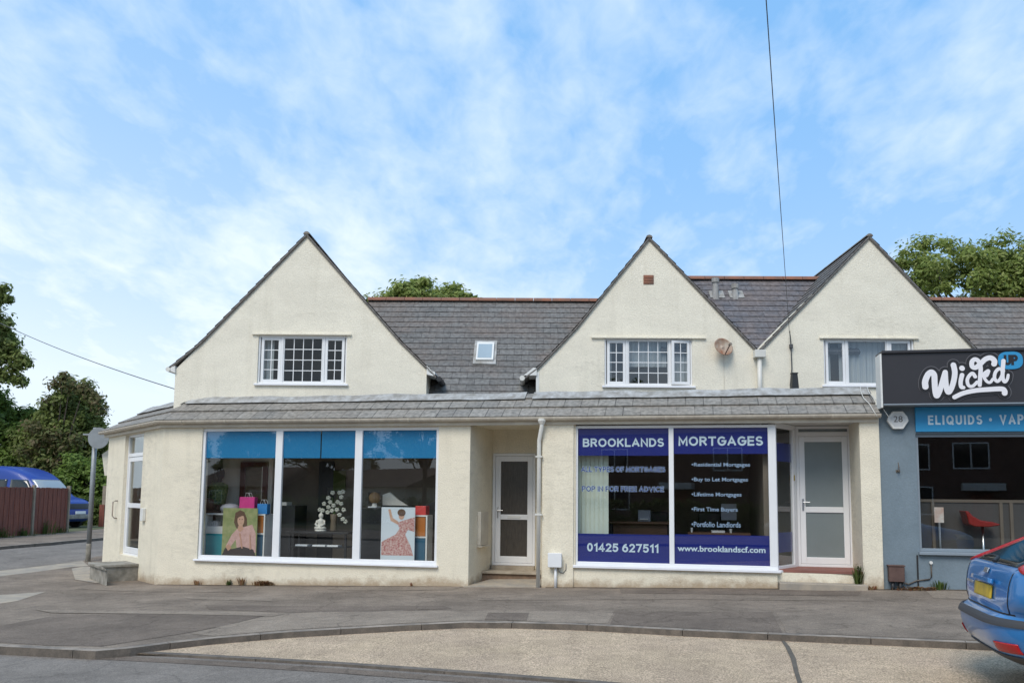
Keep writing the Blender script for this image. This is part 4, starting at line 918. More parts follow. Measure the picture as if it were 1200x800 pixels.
# side porch on the rear of the building, seen past the corner
pf=Frame((Ee.x,Ee.y,0),S.a); 
def atd(px,py,dist):
    d=ray(px,py); return CAMP+d*(dist/-d.dot(CB))
Dp=21.5
q=[atd(119.5,532,Dp),atd(131,524,Dp),atd(134,524,Dp),atd(134,557,Dp),atd(122.5,557,Dp)]
b=MB(); b.prism([tuple(p) for p in q],(.3,1.3,0)); b.build('porch_hood',m_cream,TB)
q=[atd(129.3,557,Dp),atd(140,557,Dp),atd(140,640,Dp),atd(129.3,640,Dp)]
b=MB(); b.prism([tuple(p) for p in q],(.3,1.3,0)); b.build('porch_post',m_terra,TB)


# ================================================================ THE GREY-BLUE SHOP ON THE RIGHT
m_vwall=mat('grey_blue_paint',(.185,.235,.27),.75,col2=(.15,.195,.225),scale=1.5,bump=.2,bscale=40,fine=.05,fscale=30)
m_vframe=mat('grey_window_frame',(.24,.285,.325),.5,var=.06)
m_char=mat('charcoal_sign_board',(.028,.026,.030),.45,var=.12,scale=2)
m_cyan=mat('bright_blue_sign',(.022,.265,.52),.5,var=.05,scale=2)
m_signtxt=mat('white_sign_lettering',(.78,.76,.78),.5)
m_cyantxt=mat('pale_sign_lettering',(.58,.70,.76),.5)
m_halo=mat('black_lettering_border',(.012,.011,.013),.5)
m_greyline=mat('grey_lettering_outline',(.12,.115,.125),.5)
VS=thing('corner_vape_shop','flat roofed single storey shop painted grey blue beside the cream terrace','building',tuple(L.w(uPier,0,0)),AL)
vu0=uPier+.004; vu1=uPier+8.5; vt=L.z(1100,472.5,-.30)+.03
ww0=L.u(1075.5,580); wz0=L.z(1110,646.5); wz1=L.z(1110,508); ww1=ww0+4.2
holes_wall('wall',L,[(vu0,zlow),(vu1,zlow),(vu1,vt),(vu0,vt)],[rect(ww0,ww1,wz0,wz1)],.012,.24,m_vwall,VS)
b=part(); b.box(vu0,vu0+.2,.253,7,zlow,vt); b.box(vu1-.2,vu1,.253,7,zlow,vt); b.box(vu0+.2,vu1-.2,6.8,7,zlow,vt); b.build('side_wall',m_vwall,VS)
b=part(); b.box(vu0+.21,vu1-.21,.254,6.79,vt-.25,vt-.1); b.build('flat_roof',m_felt,VS)
b=part(); f=.05
b.box(ww0,ww1,.06,.13,wz1-f,wz1); b.box(ww0,ww1,.06,.13,wz0,wz0+f)
for a in (ww0,ww0+2.05,ww1-f): b.box(a,a+f,.061,.129,wz0+f,wz1-f)
vw=b.build('shop_window',m_vframe,VS,bevel=.005)
b=part(); b.box(ww0-.02,ww1+.02,-.06,.14,wz0-.05,wz0-.001); b.build('sill',m_vframe,vw,bevel=.006)
for a,c in ((ww0+f,ww0+2.05),(ww0+2.05+f,ww1-f)):
    b=part(); b.poly([(a-.004,.09,wz0+f-.004),(c+.004,.09,wz0+f-.004),(c+.004,.09,wz1-f+.004),(a-.004,.09,wz1-f+.004)]); b.build('pane',m_glass,vw)
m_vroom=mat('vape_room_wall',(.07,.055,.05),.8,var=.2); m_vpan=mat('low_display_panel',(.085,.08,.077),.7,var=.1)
b=part(); b.box(vu0+.21,vu1-.21,.26,6.7,.1,.15); b.build('room_floor',m_floor,VS)
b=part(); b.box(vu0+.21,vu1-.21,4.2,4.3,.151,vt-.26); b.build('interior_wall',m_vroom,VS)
b=part(); u=L.u(1075.3,660); b.box(u-.012,u+.012,.0,.011,zlow,wz0-.06); b.build('wall_joint',m_black,VS)
# big sign box on top
FV=-.30
sg=thing('fascia_sign','charcoal shop sign with white script lettering and a blue bubble, above the grey blue shop','shop sign',tuple(L.w(uPier,FV,vt-.9)),AL)
su=L.u(1032.5,440,FV); sz0=L.z(1100,472.5,FV); sz1=L.z(1100,409.5,FV); su1=su+8.3
b=part(); b.box(su+.02,su1,FV,.01,sz0,sz1-.05); b.build('board',m_char,sg)
b=part(); b.box(su+.018,su1+.01,FV-.035,.16,sz1-.049,sz1); b.build('top_trim',m_char,sg,bevel=.008)
b=part(); b.box(su+.018,su1+.01,FV-.03,.011,sz0-.022,sz0-.001); b.build('bottom_trim',m_vframe,sg,bevel=.004)
b=part(); b.box(su-.012,su+.017,FV-.005,FV+.34,sz0-.06,sz1-.05); b.build('end_panel',m_whitep,sg,bevel=.006)
def cpx(x,y): return 1060+x/7.271, 400+y/7.271      # measured on an enlargement
def stroke(name,lines,w,v,m,parent,closed=False):
    b=part(); lay=0
    for pts,ws in lines:
        P=[Vector((*L.p(*cpx(x,y),v),)) for x,y in pts]
        # smooth
        Q=[];n=len(P)
        for i in range(n-1):
            p0,p1,p2,p3=P[max(i-1,0)],P[i],P[i+1],P[min(i+2,n-1)]
            for k in range(8):
                t=k/8; Q.append(((2*p1)+(p2-p0)*t+(2*p0-5*p1+4*p2-p3)*t*t+(3*p1-p0-3*p2+p3)*t**3)*.5)
        Q.append(P[-1]); N=len(Q)
        W_=[w+(ws[0]+(ws[1]-ws[0])*i/(N-1)) for i in range(N)]
        lt,rt=[],[]
        vv=v-lay*.0006; lay+=1
        ids=[]
        for i,q in enumerate(Q):
            t=(Q[min(i+1,N-1)]-Q[max(i-1,0)]).normalized(); nrm=Vector((-t.y,t.x)); r=W_[i]
            ids.append([b.P(*( (q+nrm*r)[0],vv-.00002*i,(q+nrm*r)[1])),b.P((q-nrm*r)[0],vv-.00002*i,(q-nrm*r)[1])])
        for A,B in zip(ids,ids[1:]): b.face([A[0],B[0],B[1],A[1]])
        for end,sgn in ((0,-1),(N-1,1)):
            q=Q[end]; t=(Q[min(end+1,N-1)]-Q[max(end-1,0)]).normalized()*sgn; nrm=Vector((-t.y,t.x)); r=W_[end]
            vz=vv-.00002*end
            b.poly([((q+nrm*r*math.cos(a)+t*r*math.sin(a))[0],vz,(q+nrm*r*math.cos(a)+t*r*math.sin(a))[1]) for a in [math.pi*k/8 for k in range(9)]])
    return b.build(name,m,parent)
k=1/7.271/72
wick=[([(178,385),(176,340),(198,285),(228,262),(252,285),(256,340),(260,410),(272,462),(290,440),(312,380),(335,300),(346,262)],(25*k,21*k)),
 ([(346,262),(350,330),(358,400),(374,432),(398,400),(420,330),(428,260),(416,200)],(21*k,22*k)),
 ([(490,285),(478,340),(482,385),(502,392)],(18*k,15*k)),([(488,226),(491,230)],(21*k,21*k)),
 ([(602,300),(580,272),(552,290),(534,330),(546,375),(580,380),(618,345)],(15*k,13*k)),
 ([(640,372),(644,300),(648,230),(634,175),(602,152),(574,172),(576,212),(606,222),(646,190),(690,150),(735,140),(765,165),(762,192)],(16*k,22*k)),
 ([(648,300),(690,262),(716,250),(700,290),(676,300),(700,340),(728,348),(752,320)],(13*k,12*k)),
 ([(838,250),(806,232),(774,262),(766,312),(790,340),(820,310),(842,250)],(14*k,13*k)),
 ([(842,165),(836,240),(836,310),(852,344),(874,322),(882,285)],(17*k,11*k)),
 ([(425,474),(500,440),(600,418),(720,408),(825,404),(850,420),(852,440)],(18*k,22*k))]
stroke('lettering_outline',wick,30*k,FV-.003,m_greyline,sg); stroke('lettering_border',wick,24*k,FV-.012,m_halo,sg); stroke('lettering',wick,0,FV-.022,m_signtxt,sg)
b=part(); c=L.p(*cpx(903,160),FV-.02)
b.prism([(c[0]+ (95*k*abs(math.cos(a))**.75*math.copysign(1,math.cos(a))),FV-.018,c[1]+75*k*abs(math.sin(a))**.75*math.copysign(1,math.sin(a))) for a in [2*math.pi*i/28 for i in range(28)]],(0,.014,0)); b.build('speech_bubble',m_cyan,sg)
u0,z0=L.p(*cpx(852,202),FV-.02); u1,z1=L.p(*cpx(960,112),FV-.02); caps('bubble_lettering','UP',L,u0,u1,z0,z1,FV-.0215,m_halo,sg,.24)
# blue strip sign above the window
bs=thing('strip_sign','bright blue strip sign with pale capitals, between the charcoal sign and the shop window','shop sign',tuple(L.w(ww0,-.02,wz1)),AL)
bz0,bz1=L.z(1110,507,-.02),L.z(1110,476.5,-.02)
b=part(); b.box(ww0+.0,ww0+4.2,-.03,.011,bz0+.02,bz1); b.build('board',m_cyan,bs,bevel=.004)
def sgt(s,x0,x1,y0,y1):
    u0,zz0=L.p(x0,y1,-.032); u1,zz1=L.p(x1,y0,-.032)
    if s.isalpha(): return caps('lettering',s,L,u0,u1,zz0,zz1,-.032,m_cyantxt,bs,.19,0,.55)
    return text('lettering',s,L,u0,u1,zz0,zz1,-.032,m_cyantxt,bs,.03)
sgt('ELIQUIDS',1088,1150.5,486,497.5); sgt('\u2022',1159,1162.5,489.5,493.5)
u0,z0=L.p(1172,497.2,-.032); u1,z1=L.p(1198.5,485.2,-.032); du=(u1-u0); caps('lettering','VAPES',L,u0,u0+du*1.68,z0,z1,-.032,m_cyantxt,bs,.19,0,.55)
# alarm box, hook, cable box
ab=thing('alarm_box','white six sided alarm box on the grey blue wall under the charcoal sign','alarm box',tuple(L.w(L.u(1052,492),.01,L.z(1052,504))),AL)
c=L.p(1052,492,-.05); r=11.5/73
hexa=[(c[0]+r*a,c[1]+r*d) for a,d in ((-.5,-.95),(.5,-.95),(1.05,-.1),(.95,.35),(.5,.93),(-.5,.93),(-.95,.35),(-1.05,-.1))]
b=part(); b.prism([(u,-.075,z) for u,z in hexa],(0,.084,0)); bx_=b.build('case',m_whitep,ab,bevel=.012,seg=3)
b=part(); b.prism([(c[0]+(u-c[0])*.74,-.0785,c[1]+(z-c[1])*.72) for u,z in hexa],(0,.003,0)); b.build('face_plate',mat('alarm_face',(.62,.62,.61),.5,var=.1),ab)
text('lettering','28',L,c[0]-.07,c[0]+.07,c[1]-.035,c[1]+.065,-.0805,m_kerbf,ab,.0)
u,z=L.p(1052.5,548,-.02)
b=part(); b.box(u-.03,u+.03,-.004,.0115,z-.07,z-.03); b.tube([(u,-.004,z-.05),(u,-.06,z-.05),(u,-.07,z+.01),(u,-.03,z+.09)],[.012,.012,.011,.008],8); tag(b.build('wall_hook',m_kerbf,None),'rusty iron hook left on the grey blue wall below the alarm box','wall hook')
cb=thing('cable_box','brown metal cable box on two pipe legs low on the grey blue wall','cable box',tuple(L.w(L.u(1050,685),-.05,gz(uPier+.2))),AL)
u0,z0=L.p(1042,681,-.09); u1,z1=L.p(1059.5,663.5,-.09); m_rust=mat('brown_painted_metal',(.13,.075,.06),.6,col2=(.09,.05,.04),scale=8)
b=part(); b.box(u0,u1,-.12,.011,z0,z1); b.build('box',m_rust,cb,bevel=.008)
b=part(); b.box(u0-.012,u1+.012,-.132,.011,z1+.001,z1+.022); b.build('lid',m_rust,cb,bevel=.005)
for x in (u0+.06,u1-.06):
    b=part(); b.tube([(x,-.06,z0),(x,-.06,gz(x)-.05)],.03,8); b.build('pipe_leg',m_black,cb,smooth=True)
b=part(); e1=L.p(1091,659,0); b.tube([(u1-.03,-.03,z0-.01),(u1+.08,-.005,z0-.04),(u1+.2,-.004,z0+.02),(e1[0]-.03,-.004,z0+.05),(e1[0],-.004,z0+.09),(e1[0],-.004,e1[1])],.011,6); b.build('cable',m_kerbf,cb,smooth=True)
b=part(); b.lathe([(.025,-.02),(.03,0),(.012,.012)],(e1[0],.0,e1[1]),8,axis='y'); b.build('cable_cap',m_whitep,cb)
mb=thing('meter_box','small white meter box on a white conduit, low on the cream pilaster by the downpipe','meter box',tuple(L.w(L.u(650,684),-.05,gz(L.u(650,684)))),AL)
u0,z0=L.p(643,663.5,-.1); u1,z1=L.p(658,648.2,-.1)
b=part(); b.box(u0,u1,-.15,-.036,z0,z1); b.build('box',m_upvc,mb,bevel=.01)
b=part(); b.box(u0-.008,u1+.008,-.162,-.15,z0-.006,z1+.01); b.build('lid',m_upvc,mb,bevel=.006)
b=part(); x=L.u(651,672,-.08); b.tube([(x,-.08,z0-.001),(x,-.08,gz(x)-.03)],.024,10); b.build('conduit',m_upvc,mb,smooth=True)
b=part(); q=[(x+.03,-.05,z0),(x+.06,-.05,z0-.09),(x+.13,-.045,z0-.11),(x+.18,-.042,z0-.05),(x+.18,-.042,z0+.06)]; b.tube(q,.009,6); b.build('cable',m_lead,mb,smooth=True)
# satellite dish on the middle gable
c=U.w(*(lambda p:(p[0],-.16,p[1]))(up(848,406,-.16))); sd=thing('satellite_dish','rusty white satellite dish on the middle gable beside its window','satellite dish',tuple(U.w(up(848,406)[0],0,up(848,406)[1])),AU)
m_dish=mat('rusty_white_dish',(.52,.44,.34),.6,col2=(.27,.10,.04),scale=4)
nd=Vector((.35,-.9,.28)).normalized(); X=nd.cross(Vector((0,0,1))).normalized(); Y=X.cross(nd)*-1
b=MB(); rings=[]
for rr,dd in ((.0,.05),(.08,.045),(.15,.028),(.2,.01),(.22,0)):
    rings.append([b.P(*(c+X*rr*1.0*math.cos(a)+Y*rr*.86*math.sin(a)-nd*dd)) for a in [2*math.pi*i/20 for i in range(20)]])
for A,B in zip(rings,rings[1:]):
    for i in range(20): b.face([A[i],A[(i+1)%20],B[(i+1)%20],B[i]])
o=b.build('reflector',m_dish,sd,smooth=True); s_=o.modifiers.new('t','SOLIDIFY'); s_.thickness=.008
b=MB(); foot=c-Y*.17; tip=c+nd*.2+X*-.02-Y*.06; 
if Y.z<0: foot=c+Y*.17; tip=c+nd*.22+Y*.05
b.tube([tuple(foot),tuple(tip)],.011,8); o=b.build('feed_arm',m_rust,sd); 
b=MB(); b.tube([tuple(tip-nd*.05),tuple(tip+nd*.02)],[.018,.03],8); b.build('feed_horn',m_kerb,sd)
b=MB(); b.tube([tuple(c-nd*.045),tuple(c-nd*.045+Vector((0,.1,-.02))),tuple(Vector((c.x,U.w(0,-.001,0).y+(c.x)*math.tan(AU),c.z-.04)))],.018,8); b.build('mount',m_lead,sd)
b=MB(U); q=up(848,414,-.01); b.tube([(q[0],-.012,q[1]),(q[0]+.005,-.012,UZ+.1)],.003,5); b.build('cable',m_gutter,sd)
# black cowl on the flat roof
q=up(931,452,-.5); c=U.w(q[0],-.5,0); zz0=zst-.06; zz1=up(931,438,-.5)[1]
vc=thing('roof_cowl','small black tapered vent cowl on the flat roof in front of the right gable','roof vent',(c.x,c.y,zz0))
b=MB(); b.prism([(c.x+a*.085,c.y+d*.085,zz0) for a,d in ((-1,-1),(1,-1),(1,1),(-1,1))],(0,0,.001))
A=[b.P(c.x+a*.085,c.y+d*.085,zz0) for a,d in ((-1,-1),(1,-1),(1,1),(-1,1))]; B=[b.P(c.x+a*.05,c.y+d*.05,zz1) for a,d in ((-1,-1),(1,-1),(1,1),(-1,1))]
for i in range(4): b.face([A[i],A[(i+1)%4],B[(i+1)%4],B[i]])
b.face(B); b.build('body',m_black,vc,bevel=.004)
b=MB(); b.box(c.x-.06,c.x+.06,c.y-.06,c.y+.06,zz1+.001,zz1+.02); b.build('cap',m_black,vc)

# ================================================================ WIRES
m_wire=mat('black_cable',(.07,.07,.072),.6); m_wiret=mat('twisted_cable',(.05,.05,.055),.6)
def wire(name,a,b_,sag,r,label,m=m_wire,n=24):
    pts=[]
    for i in range(n+1):
        t=i/n; p=a.lerp(b_,t); p.z-=sag*4*t*(1-t); pts.append(tuple(p))
    mb=MB(); mb.tube(pts,r,6); return tag(mb.build(name,m,None,smooth=True),label,'overhead wire')
ea=U.w(up(925,388,-.12)[0],-.12,up(925,388,-.12)[1]); eb=atd(893,-70,6.0)
wire('overhead_cable',ea,eb,.04,.0045,'thin telephone cable dropping from the sky to the right gable')
wc=MB(U); p0=up(925,388,-.10); p1=up(927,405,-.03); p2=up(928,432,-.03); p3=up(926,452,-.03)
wc.tube([(p0[0],-.12,p0[1]),(p0[0]+.03,-.06,p0[1]-.12),(p1[0],-.03,p1[1]),(p2[0],-.03,p2[1]),(p3[0],-.03,p3[1])],.012,6)
wc.box(p1[0]-.03,p1[0]+.03,-.06,-.002,p1[1]-.05,p1[1]+.03); wc.build('drop_cable',m_wire,TB)
wa=U.w(up(206,456,.05)[0],.05,up(206,456,.05)[1]); wb=atd(-60,345,34)
wire('overhead_cable',wa,wb,.25,.010,'dark overhead cable running from the left gable to the trees')
# loose cables at the right end of the skirt, lying on the tiles
b=part()
for px in ([(1008,452),(1009,466),(1012,473),(1019,481),(1023,486)],[(1016,454),(1018,464),(1024,474),(1031,483),(1036,488)]):
    q=[]
    for i,(x,y) in enumerate(px):
        v=.60-.74*i/(len(px)-1); q.append((L.u(x,y,v),v-.02,ze+(v-SK0)*SKH/SKD+.06))
    q.append((q[-1][0]+.05,-.21,zgt-.05)); b.tube(q,.006,6)
b.build('loose_cable',m_pipe,TB,smooth=True)

# ================================================================ SIDE STREET: sign post, fence, van, post
sp=gp(103,657.5); m_galv=mat('galvanised_steel',(.33,.35,.36),.5,var=.25,scale=3,metal=.3)
Dp=-(sp-CAMP).dot(CB); tz=atd(114,502,Dp).z
st=thing('sign_post','grey steel post carrying a round road sign seen from behind','road sign',tuple(sp))
b=MB(); b.tube([(sp.x,sp.y,sp.z-.1),(sp.x,sp.y,sp.z+.45)],.062,12); b.build('post_base',m_concd,st,smooth=True)
b=MB(); b.tube([(sp.x,sp.y,sp.z+.45),(sp.x,sp.y,tz+.05)],.058,12); b.build('post',m_galv,st,smooth=True)
dc=atd(115.5,513,Dp+.07); b=MB(); b.lathe([(.27,-.004),(.27,.004)],(dc.x,dc.y,dc.z),28,axis='y'); b.build('sign_disc',m_galv,st)
b=MB()
b.box(sp.x-.2,sp.x+.2,sp.y+.059,dc.y-.005,dc.z+.07,dc.z+.11); b.build('sign_bracket',m_galv,st)
m_fw=mat('red_brown_fence_boards',(.27,.085,.05),.85,col2=(.13,.045,.032),scale=3,stretch=(6,6,.5),fine=.15,fscale=30)
m_fp=mat('weathered_post',(.33,.27,.20),.9,var=.3,scale=5)
fA=gp(78,623.2); fB=gp(36.5,626.5); fdir=(fB-fA); flen=fdir.length; fd=fdir.normalized()
ftop=atd(78,570.5,-(fA-CAMP).dot(CB)).z
fn=thing('board_fence','red brown timber board fence with pale posts in front of the blue van','fence',tuple(fA))
def fpt(t,off=0,z=0): p=fA+fd*t; n=Vector((fd.y,-fd.x,0)); return (p.x+n.x*off,p.y+n.y*off,z)
if Vector((fd.y,-fd.x,0)).y>0: FS=-1
else: FS=1
npan=5; pl_=flen
for k in range(npan):
    b=MB(); nb=15
    for i in range(nb):
        t0=k*pl_+.07+(pl_-.14)*i/nb; t1=t0+(pl_-.14)/nb-.012; o0=.012*(i%2); tp=ftop-.04+random.uniform(-.012,.012)
        q=[fpt(t0,o0),fpt(t1,o0),fpt(t1,o0+.02),fpt(t0,o0+.02)]
        b.prism([(x,y,.02) for x,y,_ in q],(0,0,tp-.02))
    b.build('panel',m_fw,fn)
for k in range(npan+1):
    t=k*pl_; q=[fpt(t-.06,-.05),fpt(t+.06,-.05),fpt(t+.06,.06),fpt(t-.06,.06)]; b=MB(); b.prism([(x,y,-.1) for x,y,_ in q],(0,0,ftop+.05+.1)); b.build('post',m_fp,fn,bevel=.01)
gpz=gp(121,617); Dg=-(gpz-CAMP).dot(CB); tp=atd(121,569,Dg).z; b=MB()
b.box(gpz.x-.09,gpz.x+.09,gpz.y-.08,gpz.y+.08,gpz.z-.1,tp); gpo=thing('gate_post','pale timber gate post with a dark red lower board, beyond the steel sign post','gate post',tuple(gpz)); b.build('post',m_fp,gpo,bevel=.015)
b=MB(); b.box(gpz.x-.17,gpz.x+.05,gpz.y-.12,gpz.y-.081,gpz.z,atd(119,591,Dg).z); b.build('board',m_fw,gpo)

# ---- vehicles: bodies lofted from horizontal outlines
m_tyre=mat('tyre',(.018,.018,.018),.8); m_cglass=mat('car_glass',(.012,.016,.016),.06,spec=.8); m_redl=mat('red_lamp',(.42,.012,.015),.15,spec=.6)
m_plate=mat('yellow_plate',(.70,.47,.03),.45,col2=(.45,.30,.03),scale=9); m_rub=mat('grey_bumper_strip',(.045,.045,.048),.6); m_lamp=mat('clear_lamp',(.6,.62,.64),.1,spec=.8)
class Car:
    def __init__(s,base,rz,prof,nr,nf): s.M=Matrix.Translation(base)@Matrix.Rotation(rz,4,'Z'); s.pr=prof; s.nr=nr; s.nf=nf; s.xm=(prof[len(prof)//2][1]+prof[len(prof)//2][2])/2
    def at(s,z):
        P=s.pr
        if z<=P[0][0]: return P[0][1:]
        for a,b in zip(P,P[1:]):
            if z<=b[0]:
                t=(z-a[0])/(b[0]-a[0]); return tuple(a[i]+(b[i]-a[i])*t for i in (1,2,3))
        return P[-1][1:]
    def nrz(s,z): return s.nr+5*sstep(.62,.8,z)
    def rear(s,y,z,o=0):
        xr,xf,hw=s.at(z); c=(xr+xf)/2; r=c-xr; nr=s.nrz(z); k=max(0,1-abs(min(1,abs(y)/hw))**nr); return (c-r*k**(1/nr)-o,y,z)
    def front(s,y,z,o=0):
        xr,xf,hw=s.at(z); c=(xr+xf)/2; r=xf-c; k=max(0,1-abs(min(1,abs(y)/hw))**s.nf); return (c+r*k**(1/s.nf)+o,y,z)
    def side(s,x,z,sg,o=0):
        xr,xf,hw=s.at(z); c=(xr+xf)/2; r=c-xr; n=s.nrz(z) if x<c else s.nf; k=max(0,1-min(1,abs((x-c)/r))**n); return (x,sg*(hw*k**(1/n)+o),z)
    def outline(s,z,N=64):
        xr,xf,hw=s.at(z); c=(xr+xf)/2; r=c-xr; out=[]
        for i in range(N):
            a=2*math.pi*i/N; ca,sa=math.cos(a),math.sin(a); n=s.nrz(z) if ca<0 else s.nf
            out.append((c+r*math.copysign(abs(ca)**(2/n),ca),hw*math.copysign(abs(sa)**(2/n),sa),z))
        return out
    def shell(s,name,zs,m,parent,N=72):
        b=MB(); rings=[[b.P(*(s.M@Vector(p))) for p in s.outline(z,N)] for z in zs]
        for A,B in zip(rings,rings[1:]):
            for i in range(N): b.face([A[i],A[(i+1)%N],B[(i+1)%N],B[i]])
        b.face(rings[0][::-1]); b.face(rings[-1]); return b.build(name,m,parent,smooth=True)
    def patch(s,name,fn,quad,m,parent,n=8,off=.006,th=.01):
        """quad of (a,z) corners on a surface, laid just proud of it"""
        b=MB(); ids=[]
        for i in range(n+1):
            row=[]
            for j in range(n+1):
                u,v=i/n,j/n; a=[(quad[0][k]*(1-u)+quad[1][k]*u)*(1-v)+(quad[3][k]*(1-u)+quad[2][k]*u)*v for k in (0,1)]
                row.append(b.P(*(s.M@Vector(fn(a[0],a[1],off)))))
            ids.append(row)
        for i in range(n):
            for j in range(n): b.face([ids[i][j],ids[i+1][j],ids[i+1][j+1],ids[i][j+1]])
        o=b.build(name,m,parent,smooth=True); q=o.modifiers.new('t','SOLIDIFY'); q.thickness=th; q.offset=0; return o
    def wheel(s,x,y,r,parent,w=.2):
        c=s.M@Vector((x,y,r)); ey=(s.M.to_3x3()@Vector((0,1,0))).normalized(); ex=(s.M.to_3x3()@Vector((1,0,0))).normalized(); sg=1 if y>0 else -1
        def disc(prof,name,m,par):
            b=MB(); N=24; rings=[[b.P(*(c+ex*rr*math.cos(a)+Vector((0,0,1))*rr*math.sin(a)+ey*h*sg)) for a in [2*math.pi*i/N for i in range(N)]] for rr,h in prof]
            for A,B in zip(rings,rings[1:]):
                for i in range(N): b.face([A[i],A[(i+1)%N],B[(i+1)%N],B[i]])
            b.face(rings[0][::-1]); b.face(rings[-1]); return b.build(name,m,par,smooth=False)
        t=disc([(r*.6,-w),(r,-w+.02),(r,-.015),(r*.95,0),(r*.66,.0)],'wheel',m_tyre,parent); disc([(r*.66,-.03),(r*.64,.004),(r*.3,-.02),(r*.12,.01)],'rim',m_chrome,t)
def pchip(P,n=3):
    out=[]
    for i in range(len(P)-1):
        p0,p1,p2,p3=P[max(i-1,0)],P[i],P[i+1],P[min(i+2,len(P)-1)]
        for k in range(n):
            t=k/n; row=[]
            for j in range(4):
                if j==0: row.append(p1[0]+(p2[0]-p1[0])*t); continue
                m1=(p2[j]-p0[j])/(p2[0]-p0[0])*(p2[0]-p1[0]); m2=(p3[j]-p1[j])/(p3[0]-p1[0])*(p2[0]-p1[0])
                a=p2[j]-p1[j]
                if m1*a<=0: m1=0
                if m2*a<=0: m2=0
                m1=math.copysign(min(abs(m1),3*abs(a)),m1); m2=math.copysign(min(abs(m2),3*abs(a)),m2)
                row.append((2*t**3-3*t**2+1)*p1[j]+(t**3-2*t**2+t)*m1+(-2*t**3+3*t**2)*p2[j]+(t**3-t**2)*m2)
            out.append(tuple(row))
    out.append(tuple(P[-1])); return out
HP=[(.20,.50,3.9,.72),(.27,.22,4.12,.82),(.36,.07,4.24,.885),(.48,.01,4.30,.915),(.57,.0,4.31,.92),(.625,.025,4.31,.92),(.66,.085,4.30,.915),(.75,.105,4.25,.915),(.88,.12,3.95,.91),(.97,.145,3.45,.895),(1.02,.185,3.2,.88),(1.10,.35,2.95,.835),(1.22,.60,2.7,.78),(1.34,.86,2.4,.72),(1.40,1.02,2.2,.665),(1.44,1.22,1.95,.60),(1.455,1.45,1.75,.45),(1.46,1.55,1.65,.2)]
def hatchback(base,rz,m,label,cat,detail=True,extra=None):
    c=Car(base,rz,pchip(HP),5.0,4.0); root=thing('parked_car',label,cat,tuple(base),rz)
    zs=[p[0] for p in c.pr]; body=c.shell('body',zs,m,root)
    z0,z1=1.03,1.40
    c.patch('rear_window',c.rear,[(-.62,1.03),(.62,1.03),(.50,1.405),(-.50,1.405)],m_cglass,root,12)
    for sg in (1,-1):
        f=lambda a,z,o,sg=sg: c.side(a,z,sg,o)
        c.patch('side_window',f,[(.75,1.02),(1.75,1.0),(1.75,1.37),(1.12,1.38)],m_cglass,root); c.patch('side_window',f,[(1.80,1.0),(2.85,.99),(2.35,1.34),(1.80,1.37)],m_cglass,root)
        c.patch('wheel_arch',f,[(.52,.26),(1.24,.26),(1.14,.66),(.62,.66)],m_black,root,off=.004); c.patch('wheel_arch',f,[(3.10,.26),(3.82,.26),(3.72,.66),(3.20,.66)],m_black,root,off=.004)
        c.patch('door_seam',f,[(1.77,.35),(1.785,.35),(1.785,.98),(1.77,.98)],m_black,root,off=.003,th=.004)
        c.patch('headlight',c.front,[(sg*.55,.66),(sg*.84,.68),(sg*.82,.80),(sg*.55,.76)],m_lamp,root)
        for x in (.88,3.46): c.wheel(x,sg*.875,.315,root)
    c.patch('windscreen',c.front,[(-.70,1.03),(.70,1.03),(.56,1.38),(-.56,1.38)],m_cglass,root,12)
    c.patch('grille',c.front,[(-.4,.42),(.4,.42),(.4,.58),(-.4,.58)],m_black,root)
    if detail:
        # rear lamps climb the pillars beside the rear window
        for sg in (1,-1):
            P=[(sg*.66,1.03),(sg*.80,.985),(sg*.625,1.40),(sg*.53,1.405)]
            c.patch('rear_lamp',c.rear,P,m_redl,root,14,off=.012,th=.02)
            c.patch('fog_reflector',c.rear,[(sg*.50,.37),(sg*.70,.375),(sg*.71,.45),(sg*.50,.445)],m_redl,root,off=.008)
            c.patch('tailgate_seam',c.rear,[(sg*.625,.665),(sg*.635,.665),(sg*.665,1.02),(sg*.655,1.02)],m_black,root,off=.002,th=.004)
        c.patch('bumper_strip',c.rear,[(-.912,.575),(.912,.575),(.912,.632),(-.912,.632)],m_rub,root,40,off=.010,th=.014)
        c.patch('lower_bumper',c.rear,[(-.82,.215),(.82,.215),(.885,.345),(-.885,.345)],m_rub,root,30,off=.008,th=.012)
        c.patch('tailgate_seam',c.rear,[(-.675,.66),(.675,.66),(.675,.672),(-.675,.672)],m_black,root,20,off=.002,th=.004)
        np_=c.patch('number_plate',c.rear,[(-.26,.745),(.26,.745),(.26,.855),(-.26,.855)],m_plate,root,off=.014)
        h=c.patch('tailgate_handle',c.rear,[(-.30,.875),(.30,.875),(.29,.91),(-.29,.91)],m,root,off=.03,th=.03)
        c.patch('badge',c.rear,[(-.06,.945),(.06,.945),(.06,.985),(-.06,.985)],m_chrome,root,off=.012)
        c.patch('model_lettering',c.rear,[(.36,.825),(.58,.825),(.58,.845),(.36,.845)],m_chrome,root,off=.006,th=.004)
        b=MB(); w=[c.M@Vector(c.rear(a,z,.03)) for a,z in ((.0,1.04),(.12,1.07),(.30,1.075),(.47,1.06))]; b.tube([tuple(x) for x in w],[.014,.012,.009,.007],8); b.build('wiper',m_black,root)
    return root
m_cblue=mat('metallic_blue_paint',(.016,.165,.43),.28,spec=.6,coat=.8,var=.08,scale=2)
m_cgrey=mat('silver_grey_paint',(.30,.31,.33),.3,spec=.6,coat=.8); m_cdark=mat('dark_grey_paint',(.04,.042,.046),.3,coat=.8)
cc=ray(1150,690); 
CARB=Vector((3.95,7.30,0)); CARB.z=g(4.5,7)+RD+.02
hatchback(CARB,AL-R(4),m_cblue,'metallic blue hatchback parked in the lay-by with its tail showing','car')
